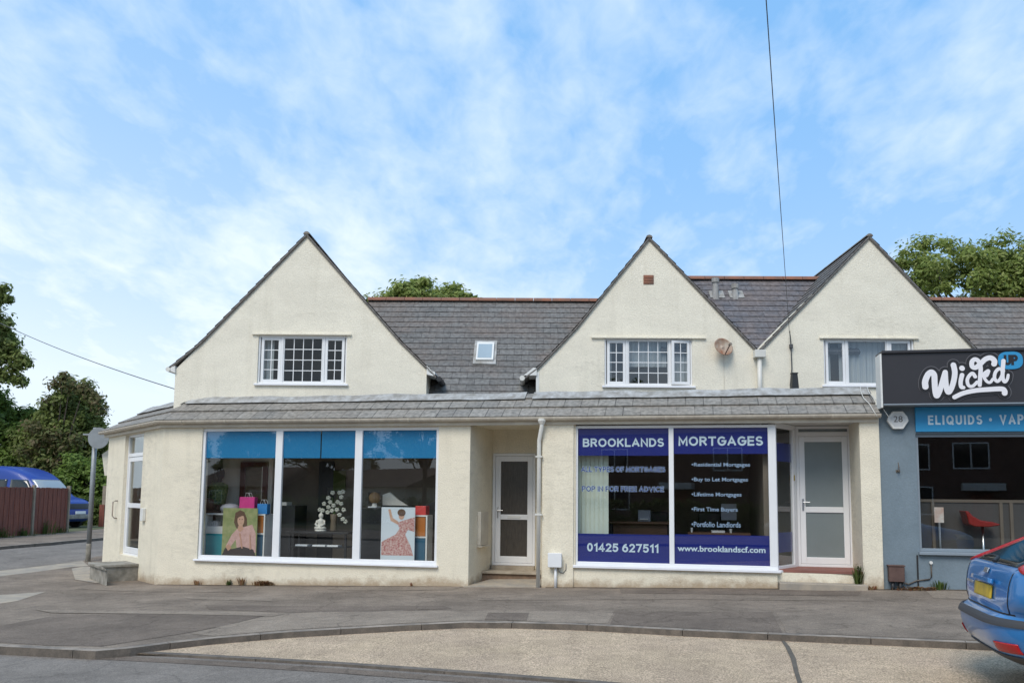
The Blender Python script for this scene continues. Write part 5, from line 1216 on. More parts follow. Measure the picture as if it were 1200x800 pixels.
# opposite side of the street (seen only in the shop windows)
hatchback(Vector((-9.5,-3.6,RD)),math.pi+.05,m_cdark,'dark grey hatchback parked across the street, reflected in the shop windows','car',False)
hatchback(Vector((6.5,-3.6,RD)),math.pi,m_cgrey,'silver hatchback parked across the street, reflected in the shop windows','car',False)
# blue van behind the fence
VP=[(.25,.25,4.9,.85),(.35,.06,5.05,.95),(.55,.0,5.10,.99),(.80,.0,5.06,.99),(.98,.0,4.95,.985),(1.08,.0,4.72,.98),(1.16,.0,4.35,.97),(1.3,.0,4.14,.96),(1.6,.02,3.86,.92),(1.85,.03,3.55,.89),(2.05,.05,3.2,.86),(2.20,.12,2.75,.81),(2.28,.3,2.3,.68),(2.31,.7,1.8,.4)]
m_vblue=mat('van_blue_paint',(.014,.05,.27),.4,spec=.4,coat=.15); m_wscreen=mat('van_windscreen',(.30,.34,.36),.1,spec=.8)
nv=gp(92,618); Dv=36.5; nose=atd(91.5,600,Dv); 
VRZ=R(-14); vb=Vector((nose.x-5.97*math.cos(VRZ),nose.y-5.97*math.sin(VRZ)+.2,.0))
VP=[tuple(c*1.17 for c in r_) for r_ in VP]; v=Car(vb,VRZ,pchip(VP),8.0,4.5); K_=1.17; vr=thing('blue_van','dark blue high roofed van parked behind the board fence','van',tuple(vb),VRZ)
v.shell('body',[p[0] for p in v.pr],m_vblue,vr)
v.patch('windscreen',v.front,[((-.80)*K_,(1.32)*K_),((.80)*K_,(1.32)*K_),((.70)*K_,(1.80)*K_),((-.70)*K_,(1.80)*K_)],m_wscreen,vr,12)
for sg in (1,-1):
    f=lambda a,z,o,sg=sg: v.side(a,z,sg,o)
    v.patch('side_window',f,[((2.75)*K_,(1.30)*K_),((3.80)*K_,(1.28)*K_),((3.40)*K_,(1.78)*K_),((2.75)*K_,(1.80)*K_)],m_cglass,vr); v.patch('side_window',f,[((1.3)*K_,(1.30)*K_),((2.60)*K_,(1.30)*K_),((2.60)*K_,(1.80)*K_),((1.3)*K_,(1.80)*K_)],m_cglass,vr)
    v.patch('headlight',v.front,[((sg*.60)*K_,(.80)*K_),((sg*.93)*K_,(.84)*K_),((sg*.90)*K_,(1.02)*K_),((sg*.62)*K_,(.96)*K_)],m_lamp,vr)
    for x in (1.1,4.85): v.wheel(x,sg*1.1,.37,vr)
v.patch('grille',v.front,[((-.55)*K_,(.72)*K_),((.55)*K_,(.72)*K_),((.55)*K_,(.92)*K_),((-.55)*K_,(.92)*K_)],m_black,vr)
v.patch('bumper',v.front,[((-.95)*K_,(.36)*K_),((.95)*K_,(.36)*K_),((.95)*K_,(.52)*K_),((-.95)*K_,(.52)*K_)],m_lead,vr,20)
v.patch('number_plate',v.front,[((-.26)*K_,(.53)*K_),((.26)*K_,(.53)*K_),((.26)*K_,(.64)*K_),((-.26)*K_,(.64)*K_)],m_white,vr,off=.02)

# ================================================================ VEGETATION
lm_oak=leaf_mat('oak_leaves',[(.16,.21,.045),(.22,.28,.065),(.29,.34,.095),(.36,.39,.14)])
lm_dark=leaf_mat('dark_leaves',[(.11,.15,.035),(.16,.205,.05),(.21,.25,.075),(.27,.30,.11)])
lm_green=leaf_mat('bright_shrub_leaves',[(.10,.165,.025),(.145,.22,.04),(.195,.275,.06),(.16,.22,.07)])
lm_red=leaf_mat('red_tinged_leaves',[(.11,.14,.04),(.15,.14,.06),(.18,.135,.07),(.12,.165,.05)])
lm_hedge=leaf_mat('hedge_leaves',[(.08,.12,.025),(.12,.165,.035),(.16,.20,.055)])
lm_weed=leaf_mat('weed_leaves',[(.05,.09,.02),(.09,.14,.03),(.13,.15,.05)]); lm_dry=leaf_mat('dry_weeds',[(.30,.20,.09),(.20,.12,.06),(.25,.09,.05),(.36,.28,.14)])
m_bark=mat('bark',(.09,.07,.05),.9,col2=(.05,.04,.03),scale=6,stretch=(4,4,.6),bump=.5,bscale=25)
def leaf_mesh(name,cents,rads,n_per,size,m,parent,flat=.75,shell=.25):
    C=np.repeat(np.asarray(cents),n_per,0); Rr=np.repeat(np.asarray(rads),n_per,0); N=len(C)
    d=rng.normal(size=(N,3)); r=np.linalg.norm(d,axis=1,keepdims=True); d/=r; r=np.minimum(r*.48,1.45)
    P=C+d*r*Rr[:,None]*np.array([1,1,flat])
    s=size*(.55+.9*rng.random((N,1)))
    nrm=d*.8+rng.normal(size=(N,3))*.45+np.array([0,-.15,.55]); nrm/=np.linalg.norm(nrm,axis=1,keepdims=True)
    t=np.cross(nrm,rng.normal(size=(N,3))); t/=np.linalg.norm(t,axis=1,keepdims=True); bt=np.cross(nrm,t)
    Q=np.stack([P-t*s, P-bt*s*.45+t*s*.05+nrm*s*.1, P+t*s, P+bt*s*.45+t*s*.05+nrm*s*.1],1).reshape(-1,3)
    me=bpy.data.meshes.new(name); me.vertices.add(4*N); me.vertices.foreach_set('co',Q.astype(np.float32).ravel())
    me.loops.add(4*N); me.loops.foreach_set('vertex_index',np.arange(4*N,dtype=np.int32)); me.polygons.add(N); me.polygons.foreach_set('loop_start',np.arange(0,4*N,4,dtype=np.int32))
    me.update(calc_edges=True); me.validate(); me.materials.append(m); return link(name,me,parent)
def tree(name,label,cat,base,trunk_h,cc_,rr,K,n_per,size,m,group=None,clump=(.5,1.0),low=-.6,extra=None,tr=.22):
    root=thing(name,label,cat,tuple(base),0,group); cents=[];rads=[]
    cc_=Vector(cc_)
    for i in range(K):
        while True:
            d=Vector(rng.normal(size=3)); d.normalize()
            if d.z>low: break
        f=.45+.55*rng.random()**.5; lump=1+.14*math.sin(d.x*5+cc_.x)+.12*math.sin(d.y*4+d.z*6+cc_.y)
        p=cc_+Vector((d.x*rr[0],d.y*rr[1],d.z*rr[2]))*f*lump; cents.append(tuple(p)); rads.append(rng.uniform(*clump))
    if extra:
        for p,r in extra: cents.append(p); rads.append(r)
    b=MB(); bs=Vector(base); top=Vector((cc_.x,cc_.y,max(bs.z+trunk_h,cc_.z)))
    b.tube([tuple(bs-Vector((0,0,.2))),tuple(bs.lerp(top,.3)+Vector((.05,0,0))),tuple(bs.lerp(top,.7)),tuple(top)],[tr,tr*.8,tr*.55,tr*.25],9)
    sel=list(range(0,K,max(1,K//26)))
    for i in sel:
        e=Vector(cents[i]); s=bs.lerp(top,.35+.5*rng.random()); mid=s.lerp(e,.5)+Vector((0,0,.15*(e-s).length*.5)); b.tube([tuple(s),tuple(mid),tuple(e)],[tr*.4,tr*.22,tr*.06],6,cap=False)
    b.build('trunk',m_bark,root,smooth=True); leaf_mesh('crown',cents,rads,n_per,size,m,root); return root
def pxm(px,py,D): return atd(px,py,D)
# behind the roofs
p=pxm(500,358,46); tree('broadleaf_tree','rounded green treetop showing above the ridge between the left and middle gables','tree',(p.x,p.y,0),9,(p.x,p.y,p.z-.75),(4.0,2.0,1.95),230,150,.12,lm_oak,clump=(.3,.6),low=-.3)
p=pxm(1150,345,42); tree('oak_tree','large spreading oak with sky showing through, behind the right gable roof','tree',(p.x,p.y,0),9,(p.x+.2,p.y,p.z+.1),(4.35,2.6,2.6),170,190,.115,lm_oak,clump=(.3,.72),tr=.4)
# left of the building
p=pxm(-44,400,44); 
ex_=[(tuple(pxm(x,y,44)),r*1.15) for x,y,r in ((4,338,.28),(9,350,.22),(2,350,.3),(6,378,.3),(2,390,.3),(14,405,.35),(24,418,.4),(30,425,.3),(18,430,.4),(22,445,.35),(8,420,.5),(5,440,.5))]
tree('broadleaf_tree','tall leafy tree at the left edge of the picture, its branches reaching in','tree',(p.x,p.y,0),8,(p.x,p.y,p.z),(2.0,1.8,3.2),200,200,.14,lm_dark,clump=(.35,.7),extra=ex_,tr=.3)
p=pxm(8,500,46); tree('green_shrub','bright green shrub mass behind the van, leftmost of the bushes','shrub',(p.x,p.y,0),1.5,(p.x-.2,p.y,3.4),(2.9,1.5,3.3),330,190,.12,lm_green,clump=(.3,.6),low=-1)
p=pxm(80,500,45); tree('dark_shrub','tall dark shrub with reddish tips beside the steel sign post','shrub',(p.x,p.y,0),2,(p.x,p.y,3.7),(2.25,1.6,3.35),380,190,.12,lm_dark,clump=(.3,.6),low=-1)
ex_=[(tuple(pxm(x,y,43.6)),r*1.1) for x,y,r in ((74,442,.3),(66,450,.4),(98,455,.45),(112,468,.4),(82,452,.45),(120,480,.35),(60,470,.5),(105,462,.4))]
b_=thing('red_shrub','shrub of reddish brown leaves spreading through the dark bush','shrub',tuple(pxm(70,600,43.6).xy)+(0,))
ce=[e[0] for e in ex_]+[tuple(pxm(x,y,42.8)) for x,y in ((45,520),(60,510),(72,525),(86,515),(50,545),(38,500),(30,530),(66,545))]
leaf_mesh('crown',ce,[e[1] for e in ex_]+[.5]*8,230,.11,lm_red,b_)
bb_=MB(); q=pxm(62,560,43.2)
for e in ce[::2]: bb_.tube([(q.x,q.y,-.1),tuple(Vector((q.x,q.y,1.5)).lerp(Vector(e),.4)),e],[.09,.05,.015],6)
bb_.build('trunk',m_bark,b_)
p=pxm(104,560,42); tree('green_shrub','light green shrub above the clipped hedge','shrub',(p.x,p.y,0),1,(p.x,p.y,2.1),(1.5,1.0,1.2),110,190,.11,lm_green,clump=(.3,.55),low=-1)
h0_=pxm(82,612,40.2); h1_=pxm(132,612,40.2)
hg=thing('clipped_hedge','clipped green hedge behind the gate post','hedge',tuple(((h0_+h1_)/2).xy)+(0,))
ce=[]; 
for i in range(120): t=rng.random(); ce.append((h0_.x+(h1_.x-h0_.x)*t,h0_.y+rng.uniform(-.1,.9),rng.uniform(.0,1.22)))
leaf_mesh('crown',ce,[.26]*120,170,.07,lm_hedge,hg); bb_=MB()
for i in range(6): x=h0_.x+(h1_.x-h0_.x)*(i+.5)/6; bb_.tube([(x,h0_.y+.4,-.1),(x+.1,h0_.y+.4,1.0)],[.05,.02],6)
bb_.build('stems',m_bark,hg)
# low growth along the fence foot
def weed(name,label,base,h,n,spread,m,cat='weed',group=None,leafy=False):
    b=MB()
    for i in range(n):
        a=random.uniform(0,6.28); r=random.random()**.7*spread; x,y=base[0]+r*math.cos(a),base[1]+.4*r*math.sin(a); hh=h*random.uniform(.45,1); l=random.uniform(.1,.5)*hh; w=.006+.010*random.random()
        tx,ty=x+l*math.cos(a),y+l*.4*math.sin(a); d=Vector((-math.sin(a),math.cos(a),0))*w
        z=base[2]
        b.poly([(x-d.x,y-d.y,z),(x+d.x,y+d.y,z),(x+d.x+(tx-x)*.5,y+d.y+(ty-y)*.5,z+hh*.6),(tx,ty,z+hh),(x-d.x+(tx-x)*.5,y-d.y+(ty-y)*.5,z+hh*.6)])
    if leafy:
        for i in range(n*3):
            a=random.uniform(0,6.28); zz=base[2]+random.random()*h; r=spread*.8*random.random(); s=.018+.02*random.random(); c=Vector((base[0]+r*math.cos(a),base[1]+.5*r*math.sin(a),zz)); q=Vector((math.cos(a),math.sin(a),.3))*s; w_=Vector((-math.sin(a),math.cos(a),.2))*s*.5
            b.poly([tuple(c-q),tuple(c+w_),tuple(c+q),tuple(c-w_)])
    return tag(b.build(name,m,None),label,cat,group)
def wl_(px,v=-.04): u=L.u(px,686); return L.w(u,v,g(*L.w(u,v,0).xy))
weed('green_weed','small green weed at the foot of the wall below the left shop window',wl_(269),.11,14,.05,lm_weed,leafy=True)
weed('dry_weed','upright tuft of straw coloured grass at the foot of the left shop wall',wl_(284.5),.20,22,.05,lm_dry)
weed('dry_leaf_heap','low heap of russet dead leaves against the left shop wall',wl_(310),.09,90,.22,lm_dry,'leaf heap',leafy=True)
weed('dry_weed','single dry stalk by the wall left of the recessed doorway',wl_(483),.10,5,.02,lm_dry)
weed('dry_weed','sparse straw tuft close to the corner of the left shop wall',wl_(233),.12,14,.08,lm_dry)
weed('green_weed','tall leafy green weed growing between the right shop step and its pier',L.w(L.u(1009.5,684)-.06,-.06,g(*L.w(5.5,0,0).xy)+.08),.36,26,.06,lm_weed,leafy=True)
weed('dry_weed','yellowish tuft at the foot of the cream pier',wl_(1020,-.09),.08,26,.12,lm_dry)
weed('green_weed','grass tuft at the foot of the grey blue wall under its window',wl_(1100,-.03),.20,40,.14,lm_weed)
weed('dry_leaf_heap','scatter of dead leaves along the foot of the grey blue wall',wl_(1075,-.05),.05,120,.45,lm_dry,'leaf heap',leafy=True)
for px,h,lab in ((8,.35,'leafy weeds at the fence foot at the left edge of the picture'),(52,.55,'tall green weeds growing against the fence panel nearest the van nose'),(28,.3,'low grass tuft left of the nearer fence post'),(70,.25,'low grass along the right end of the fence')):
    q=fA+fd*((78-px)/41.5*flen)+Vector((.05,-.18,0)); weed('green_weed',lab,(q.x,q.y,0),h,60,.5,lm_weed,leafy=True)

# distant brick house glimpsed past the sign post
m_brick=brick_mat('orange_brick',(.30,.10,.05),(.24,.085,.045),(.30,.25,.20)); m_brickd=brick_mat('brown_brick',(.17,.075,.05),(.13,.06,.04),(.22,.19,.16))
m_rtile=mat('brown_house_tiles',(.13,.085,.065),.85,col2=(.09,.06,.05),scale=2,stretch=(1,1,4))
def house(label,base,rz,w,d,h,rh,mw,wins=(),porch=None,gable_front=False):
    root=thing('brick_house' if mw in (m_brick,m_brickd) else 'rendered_house',label,'house',tuple(base),rz); F=Frame(base,rz)
    b=MB(F); b.box(-w/2,w/2,0,d,-.3,h); b.build('wall',mw,root)
    b=MB(F)
    if gable_front:
        b.prism([(-w/2-.3,-.3,h),(w/2+.3,-.3,h),(0,-.3,h+rh)],(0,d+.6,0))
    else: b.prism([(-w/2-.3,-.3,h),(-w/2-.3,d+.3,h),(-w/2-.3,d/2,h+rh)],(w+.6,0,0))
    rf=b.build('roof',m_rtile,root)
    b=MB(F); b.box(w/4,w/4+.8,d/2-.3,d/2+.3,h+rh*.5,h+rh+.8); b.build('chimney',mw,rf)
    for (x,z,ww,hh) in wins:
        b=MB(F); b.box(x-ww/2,x+ww/2,-.03,-.001,z,z+.07); b.box(x-ww/2,x+ww/2,-.03,-.001,z+hh-.07,z+hh); 
        for q in (x-ww/2,x-.035,x+ww/2-.07): b.box(q,q+.07,-.03,-.001,z+.07,z+hh-.07)
        wi=b.build('window',m_upvc,root); b=MB(F); b.box(x-ww/2+.05,x+ww/2-.05,-.018,-.002,z+.05,z+hh-.05); b.build('pane',m_cglass,wi)
    if porch:
        x,z=porch; b=MB(F); b.box(x-.9,x+.9,-1.0,-.04,z,z+.35); b.build('porch_canopy',m_white,root)
        b=MB(F); b.box(x-.45,x+.45,-.03,-.002,0,z-.1); dd=b.build('door',m_fw,root)
    return root
p=pxm(116,560,60); house('orange brick house far off behind the sign post',(p.x+3,p.y,0),AL,8,7,3.4,1.6,m_brick,[(-2,1,1.4,1.2)])
def refl(px,py,Yp):
    d=ray(px,py); n=L.ey; t=(L.o-CAMP).dot(n)/d.dot(n); h=CAMP+d*t; r=d-2*d.dot(n)*n; k=(Yp-h.y)/r.y; return h+r*k

# ================================================================ ACROSS THE STREET (what the shop windows reflect)
q=refl(1135,560,-17); house('brown brick house across the street, reflected in the vape shop window',(11.0,-17,0),math.pi-.02,11,8,5.4,2.6,m_brickd,[(-3.2,3.1,1.6,1.3),(.6,3.15,1.6,1.3),(3.2,3.1,1.6,1.3),(3.2,.9,1.8,1.4)],porch=(.2,2.1))
house('brown brick house across the street, reflected in the mortgage shop window',(-4.5,-17.5,0),math.pi,14,8,5.2,2.6,m_brickd,[(-3.2,3.1,1.6,1.3),(3.2,3.1,1.6,1.3),(3.2,.9,1.8,1.4)],porch=(-.5,2.1))
q=refl(478,546,-24); house('low bungalow with a gabled brown roof across the street, reflected in the salon window',(q.x-5,-24,0),math.pi+.35,13,8,2.2,1.5,m_cream,[(-3,.9,1.6,1.0),(2,.9,1.6,1.0)])
q=refl(320,560,-22); house('bungalow farther along across the street with a plain tiled roof',(q.x-4,-22,0),math.pi+.2,12,8,2.2,1.6,m_brickd,[(-3,.9,1.6,1.0),(2,.9,1.6,1.0)])
p0=(-13.5,-13,0)
hr=thing('clipped_hedge','long garden hedge across the street, reflected low in the shop windows','hedge',(-8,-12.5,0)); ce=[]
for i in range(420): ce.append((rng.uniform(-30,3),rng.uniform(-12.9,-12.1),rng.uniform(.1,1.35)))
leaf_mesh('crown',ce,[.32]*420,60,.11,lm_hedge,hr)
for x,y,h,r,lab in ((-17,-20,7.5,2.6,'leafy tree across the street beside the bungalow, reflected in the salon window'),(-33,-24,9,3.2,'taller leafy tree across the street at the far end, reflected in the salon window'),(4.2,-22,9.5,3.0,'leafy tree across the street between the two brick houses'),(-41,-38,9,3.4,'leafy tree behind the low bungalow across the street, left of its chimney'),(-50,-36,8,3.0,'leafy tree behind the far bungalow across the street'),(-33,-40,10,3.4,'tallest leafy tree behind the low bungalow across the street'),(-60,-36,8.5,3.2,'leafy tree past the far bungalow across the street')):
    tree('broadleaf_tree',lab,'tree',(x,y,0),4,(x,y,h*.68),(r,r,h*.36),90,130,.17,lm_dark,clump=(.45,.9),tr=.25)
tp_=MB(); u_=refl(497,560,-11); tp_.tube([(u_.x,-11,-.2),(u_.x,-11,8)],[.14,.10],10); tag(tp_.build('telegraph_pole',m_bark,None,smooth=True),'wooden telegraph pole across the street, reflected in the salon window','pole')

# ================================================================ WHAT STANDS IN THE SHOP WINDOWS
def lb(px0,px1,py0,py1,v): 
    cy=(py0+py1)/2; cxx=(px0+px1)/2
    return L.u(px0,cy,v),L.u(px1,cy,v),L.z(cxx,py1,v),L.z(cxx,py0,v)
m_teal=mat('teal_fabric_box',(.03,.36,.42),.7,var=.1); m_orange=mat('orange_fabric_box',(.52,.17,.03),.7,var=.1); m_petrol=mat('petrol_fabric_box',(.03,.12,.20),.7); m_pink=mat('hot_pink_bag',(.75,.05,.28),.5,var=.15,scale=9); m_bagblue=mat('bright_blue_bag',(.04,.25,.62),.5,var=.15,scale=9); m_redbox=mat('red_card_box',(.65,.06,.05),.5)
m_mahog=mat('dark_red_wood',(.13,.035,.025),.4,var=.3,scale=6,stretch=(8,8,1)); m_mirror=mat('mirror',(.7,.72,.72),.03,metal=1); m_pillow=mat('grey_fabric',(.42,.42,.47),.8,var=.15)
m_leafd=mat('dark_leafy_print',(.03,.09,.03),.8,col2=(.25,.30,.10),scale=22); m_hair=mat('dark_hair',(.035,.022,.016),.7); m_tan=mat('tan_hair',(.30,.19,.10),.7,var=.3,scale=12); m_plaster=mat('white_plaster',(.70,.67,.60),.7); m_wood=mat('brown_wood',(.16,.08,.045),.6,var=.2,scale=4)
m_blackc=mat('black_cabinet',(.02,.02,.022),.4); m_paper=mat('white_paper',(.8,.8,.8),.7); m_petal=mat('white_petals',(.58,.58,.50),.6); m_stem=mat('green_stem',(.10,.16,.05),.7); m_vase=mat('brown_glazed_vase',(.17,.13,.09),.4)
fz=FZ1
def shelf_unit(label,px0,px1,ytop,v0,v1,cols,shelfz):
    u0,u1=L.u(px0,625,v0),L.u(px1,625,v0); zt_=L.z((px0+px1)/2,ytop,v0); t=.03
    r=thing('shelf_unit',label,'shelf',tuple(L.w((u0+u1)/2,v0,fz)),AL)
    b=part(); 
    for k in range(cols+1): x=u0+(u1-u0-t)*k/cols; b.box(x,x+t,v0,v1,fz,zt_-t)
    b.box(u0,u1,v0,v1,zt_-t+.0005,zt_); b.build('frame',m_white,r,bevel=.003)
    for z in shelfz:
        b=part()
        for k in range(cols): x=u0+(u1-u0-t)*k/cols; b.box(x+t+.0005,x+(u1-u0-t)/cols-.0005,v0+.005,v1-.02,z-.015,z+.015)
        b.build('shelf',m_white,r)
    b=part(); b.box(u0+t,u1-t,v1-.015,v1-.005,fz,zt_-t); b.build('back_panel',m_white,r)
    return u0,u1,zt_
def simple(name,label,cat,px0,px1,py0,py1,v0,v1,m,bevel=.008,zb=None,lid=None):
    u0,u1,z0,z1=lb(px0,px1,py0,py1,v0)
    if zb is not None: z0=zb
    b=part(); b.box(u0,u1,v0,v1,z0,z1); return tag(b.build(name,m,None,bevel=bevel),label,cat)
zsh=L.z(250,624,.5)
su0,su1,szt=shelf_unit('white cube shelf unit at the left end of the salon window',239,310,601.5,.50,.85,3,[zsh])
tw_=(su1-su0)/3
def inbox(label,k,lo,hi,m,w0=su0,w1=su1,cols=3,v0=.505,v1=.82):
    t=(w1-w0-.03)/cols; b=part(); b.box(w0+t*k+.04,w0+t*(k+1)-.01,v0,v1,lo,hi); return tag(b.build('storage_box',m,None,bevel=.006),label,'storage box')
inbox('teal storage box in the bottom left of the white shelf unit',0,fz+.002,zsh-.02,m_teal); inbox('orange storage box in the top right of the shelf unit behind the portrait poster',2,zsh+.016,szt-.04,m_orange); inbox('dark blue storage box under the orange one, behind the portrait poster',2,fz+.002,zsh-.02,m_petrol)
inbox('white box of books in the top left of the white shelf unit',0,zsh+.016,zsh+.13,m_paper)
b=part(); 
for i in range(5): x=su0+.05+i*.045; b.box(x,x+.035,.53,.7,zsh+.131,zsh+.24-.01*(i%3))
tag(b.build('books',m_pillow,None),'row of pale books standing on the white box in the shelf unit','books')
# printed posters, leaning boards
def blob(b,c,rx,rz,v,n=20,ph=0): b.poly([(c[0]+rx*math.cos(a+ph),v,c[1]+rz*math.sin(a+ph)) for a in [2*math.pi*i/n for i in range(n)]])
def pmat(n,c,**k): return mat(n,c,.5,**k)
def poster(name,label,px0,px1,py0,py1,v,bgm,layers):
    u0,u1,z0,z1=lb(px0,px1,py0,py1,v); r=thing(name,label,'poster',tuple(L.w((u0+u1)/2,v,fz)),AL)
    b=part(); b.box(u0,u1,v,v+.02,fz+.001,z1); b.build('board',bgm,r)
    for i,(n,m,pts) in enumerate(layers):
        b=part(); b.prism([(u0+(u1-u0)*x,v-.0012*(i+1),z1-(z1-z0)*y) for x,y in pts],(0,.001,0)); b.build(n,m,r)
    return r
def ell(cx_,cy_,rx,ry,n=22): return [(cx_+rx*math.cos(2*math.pi*i/n),cy_+ry*math.sin(2*math.pi*i/n)) for i in range(n)]
pg=pmat('poster_green',(.20,.25,.09),col2=(.36,.36,.16),scale=7); pskin=pmat('printed_skin',(.60,.36,.25)); phair=pmat('printed_brown_hair',(.13,.07,.04)); ppink=pmat('printed_pink_blouse',(.68,.42,.37),col2=(.55,.32,.28),scale=14); pdark=pmat('printed_dark_skirt',(.05,.035,.03)); psky=pmat('printed_pale_sky',(.66,.72,.76)); pfl=pmat('printed_flowered_dress',(.70,.55,.48),col2=(.42,.10,.10),scale=26); phand=pmat('printed_arm',(.55,.30,.20))
poster('portrait_poster','poster of a woman in a pink blouse on green, left in the salon window',260.5,301,595,651,.38,pg,[('printed_hair',phair,[(.36,.10),(.50,.04),(.62,.08),(.70,.22),(.72,.40),(.62,.44),(.40,.42),(.33,.30)]),('printed_blouse',ppink,[(.42,.44),(.60,.40),(.86,.34),(.97,.52),(.99,.92),(.80,.95),(.45,.90),(.40,.66),(.22,.86),(.12,.80),(.28,.56)]),('printed_skirt',pdark,[(.02,.99),(.10,.84),(.30,.86),(.60,.80),(.92,.86),(.99,.99)]),('printed_neck',phand,[(.47,.36),(.58,.35),(.62,.44),(.52,.50),(.44,.45)]),('printed_face',pskin,ell(.53,.25,.10,.13)),('printed_fringe',phair,[(.42,.22),(.45,.12),(.56,.10),(.64,.17),(.57,.16),(.47,.19)]),('printed_eyes',pdark,ell(.495,.235,.016,.009,8)),('printed_eyes',pdark,ell(.57,.235,.016,.009,8)),('printed_mouth',phand,ell(.535,.315,.032,.012,10)),('printed_fold',phand,[(.50,.52),(.53,.52),(.62,.84),(.58,.84)]),('printed_fold',phand,[(.80,.55),(.82,.55),(.86,.86),(.82,.86)]),('printed_arm',phand,[(.12,.80),(.22,.76),(.30,.84),(.20,.90)])])
poster('dancer_poster','poster of a dancing woman in a flowered dress, right in the salon window',446.5,486,594,651,.38,psky,[('printed_arm',pskin,[(.20,.05),(.27,.04),(.34,.22),(.52,.30),(.50,.36),(.28,.28)]),('printed_dress',pfl,[(.48,.32),(.62,.28),(.80,.24),(.99,.20),(.99,.50),(.80,.46),(.72,.56),(.88,.78),(.97,.99),(.02,.99),(.02,.72),(.22,.64),(.44,.56),(.55,.44)]),('printed_face',pskin,ell(.60,.17,.085,.085)),('printed_hair',phair,ell(.60,.11,.12,.075))])
# on top of the left shelf unit
def bag(name,label,px0,px1,py0,py1,v,m,zb):
    u0,u1,_,z1=lb(px0,px1,py0,py1,v); r=thing(name,label,'gift bag',tuple(L.w((u0+u1)/2,v,zb)),AL)
    b=part(); b.box(u0,u1,v,v+.13,zb,z1); b.build('bag',m,r,bevel=.004)
    for vv in (v+.015,v+.115):
        b=part(); c=(u0+u1)/2; b.tube([(c-.06,vv,z1-.01),(c-.03,vv,z1+.08),(c+.03,vv,z1+.08),(c+.06,vv,z1-.01)],.005,6); b.build('handle',m_white,r)
bag('gift_bag','hot pink gift bag on the shelf unit behind the portrait poster',280.5,298,582,601,.55,m_pink,szt)
bag('gift_bag','bright blue gift bag at the right end of the shelf unit',301.5,313,590,601,.50,m_bagblue,szt)
u0,u1,z0,z1=lb(256,279,580,601,.62); b=part(); 
b.ball(((u0+u1)/2,.70,szt+.10),.10,12,(2.0,.9,1.0)); tag(b.build('cushion',m_pillow,None,smooth=True),'plump grey cushion on the shelf unit left of the pink gift bag','cushion')
# display bust: one skinned figure on a stand
dbx=thing('display_bust','dark headed display bust in a leafy green top behind the shelf unit','mannequin',tuple(L.w(L.u(257,575,1.0),1.0,fz)),AL)
uc=L.u(256,575,1.0); zt1,zs1,zb1_=L.z(257,548.5,1.0),L.z(257,566,1.0),L.z(257,591,1.0)
b=part(); b.lathe([(.02,zb1_),(.15,zb1_+.01),(.17,zb1_+.15),(.20,zs1-.1),(.19,zs1-.03),(.10,zs1+.01),(.05,zs1+.03)],(uc,1.0,0),18); b.build('torso',m_leafd,dbx,smooth=True)
b=part(); b.tube([(uc,1.0,zs1),(uc+.02,1.0,zs1+.09)],[.05,.045],10); b.ball((uc+.03,1.0,(zs1+zt1)/2+.05),.105,12,(.85,.95,1.15)); b.build('head',m_hair,dbx,smooth=True)
b=part(); b.tube([(uc,1.0,fz+.02),(uc,1.0,zb1_+.02)],.025,8); b.lathe([(.17,0),(.17,.02),(.03,.03)],(uc,1.0,fz+.001),14); b.build('stand',m_wood,dbx)
b=part(); b.lathe([(.07,-.12),(.12,-.02),(.13,.1),(.10,.12)],(uc-.12,.9,zb1_-.0),12)
pp=thing('potted_plant','small dark leafy plant in a brown pot beside the display bust','potted plant',tuple(L.w(uc-.1,.9,fz)),AL); b.build('pot',m_wood,pp,smooth=True)
b=part(); b.box(uc-.30,uc+.06,.75,1.05,fz,zb1_-.121); tag(b.build('plinth',m_wood,None,bevel=.006),'brown wooden plinth under the potted plant','plinth')
leaf_mesh('leaves',[tuple(L.w(uc-.12+a,.9+c,zb1_+.22+d)) for a,c,d in ((0,0,0),(.1,.02,.04),(-.08,0,.05),(0,.05,.12),(.08,0,-.03))],[.12]*5,45,.05,lm_green,pp)
# wall mirror
u0,u1,z0,z1=lb(281,312.5,541,590,1.3); mr_=thing('wall_mirror','tall mirror in a dark red frame on the back wall of the salon','mirror',tuple(L.w((u0+u1)/2,1.33,z0)),AL)
b=part(); f=.10
for q in ((u0,u1,z0,z0+f),(u0,u1,z1-f,z1),(u0,u0+f,z0+f,z1-f),(u1-f,u1,z0+f,z1-f)): b.box(q[0],q[1],1.30,1.358,q[2],q[3])
b.build('frame',m_mahog,mr_); b=part(); b.box(u0+f,u1-f,1.33,1.34,z0+f,z1-f); b.build('glass',m_mirror,mr_)
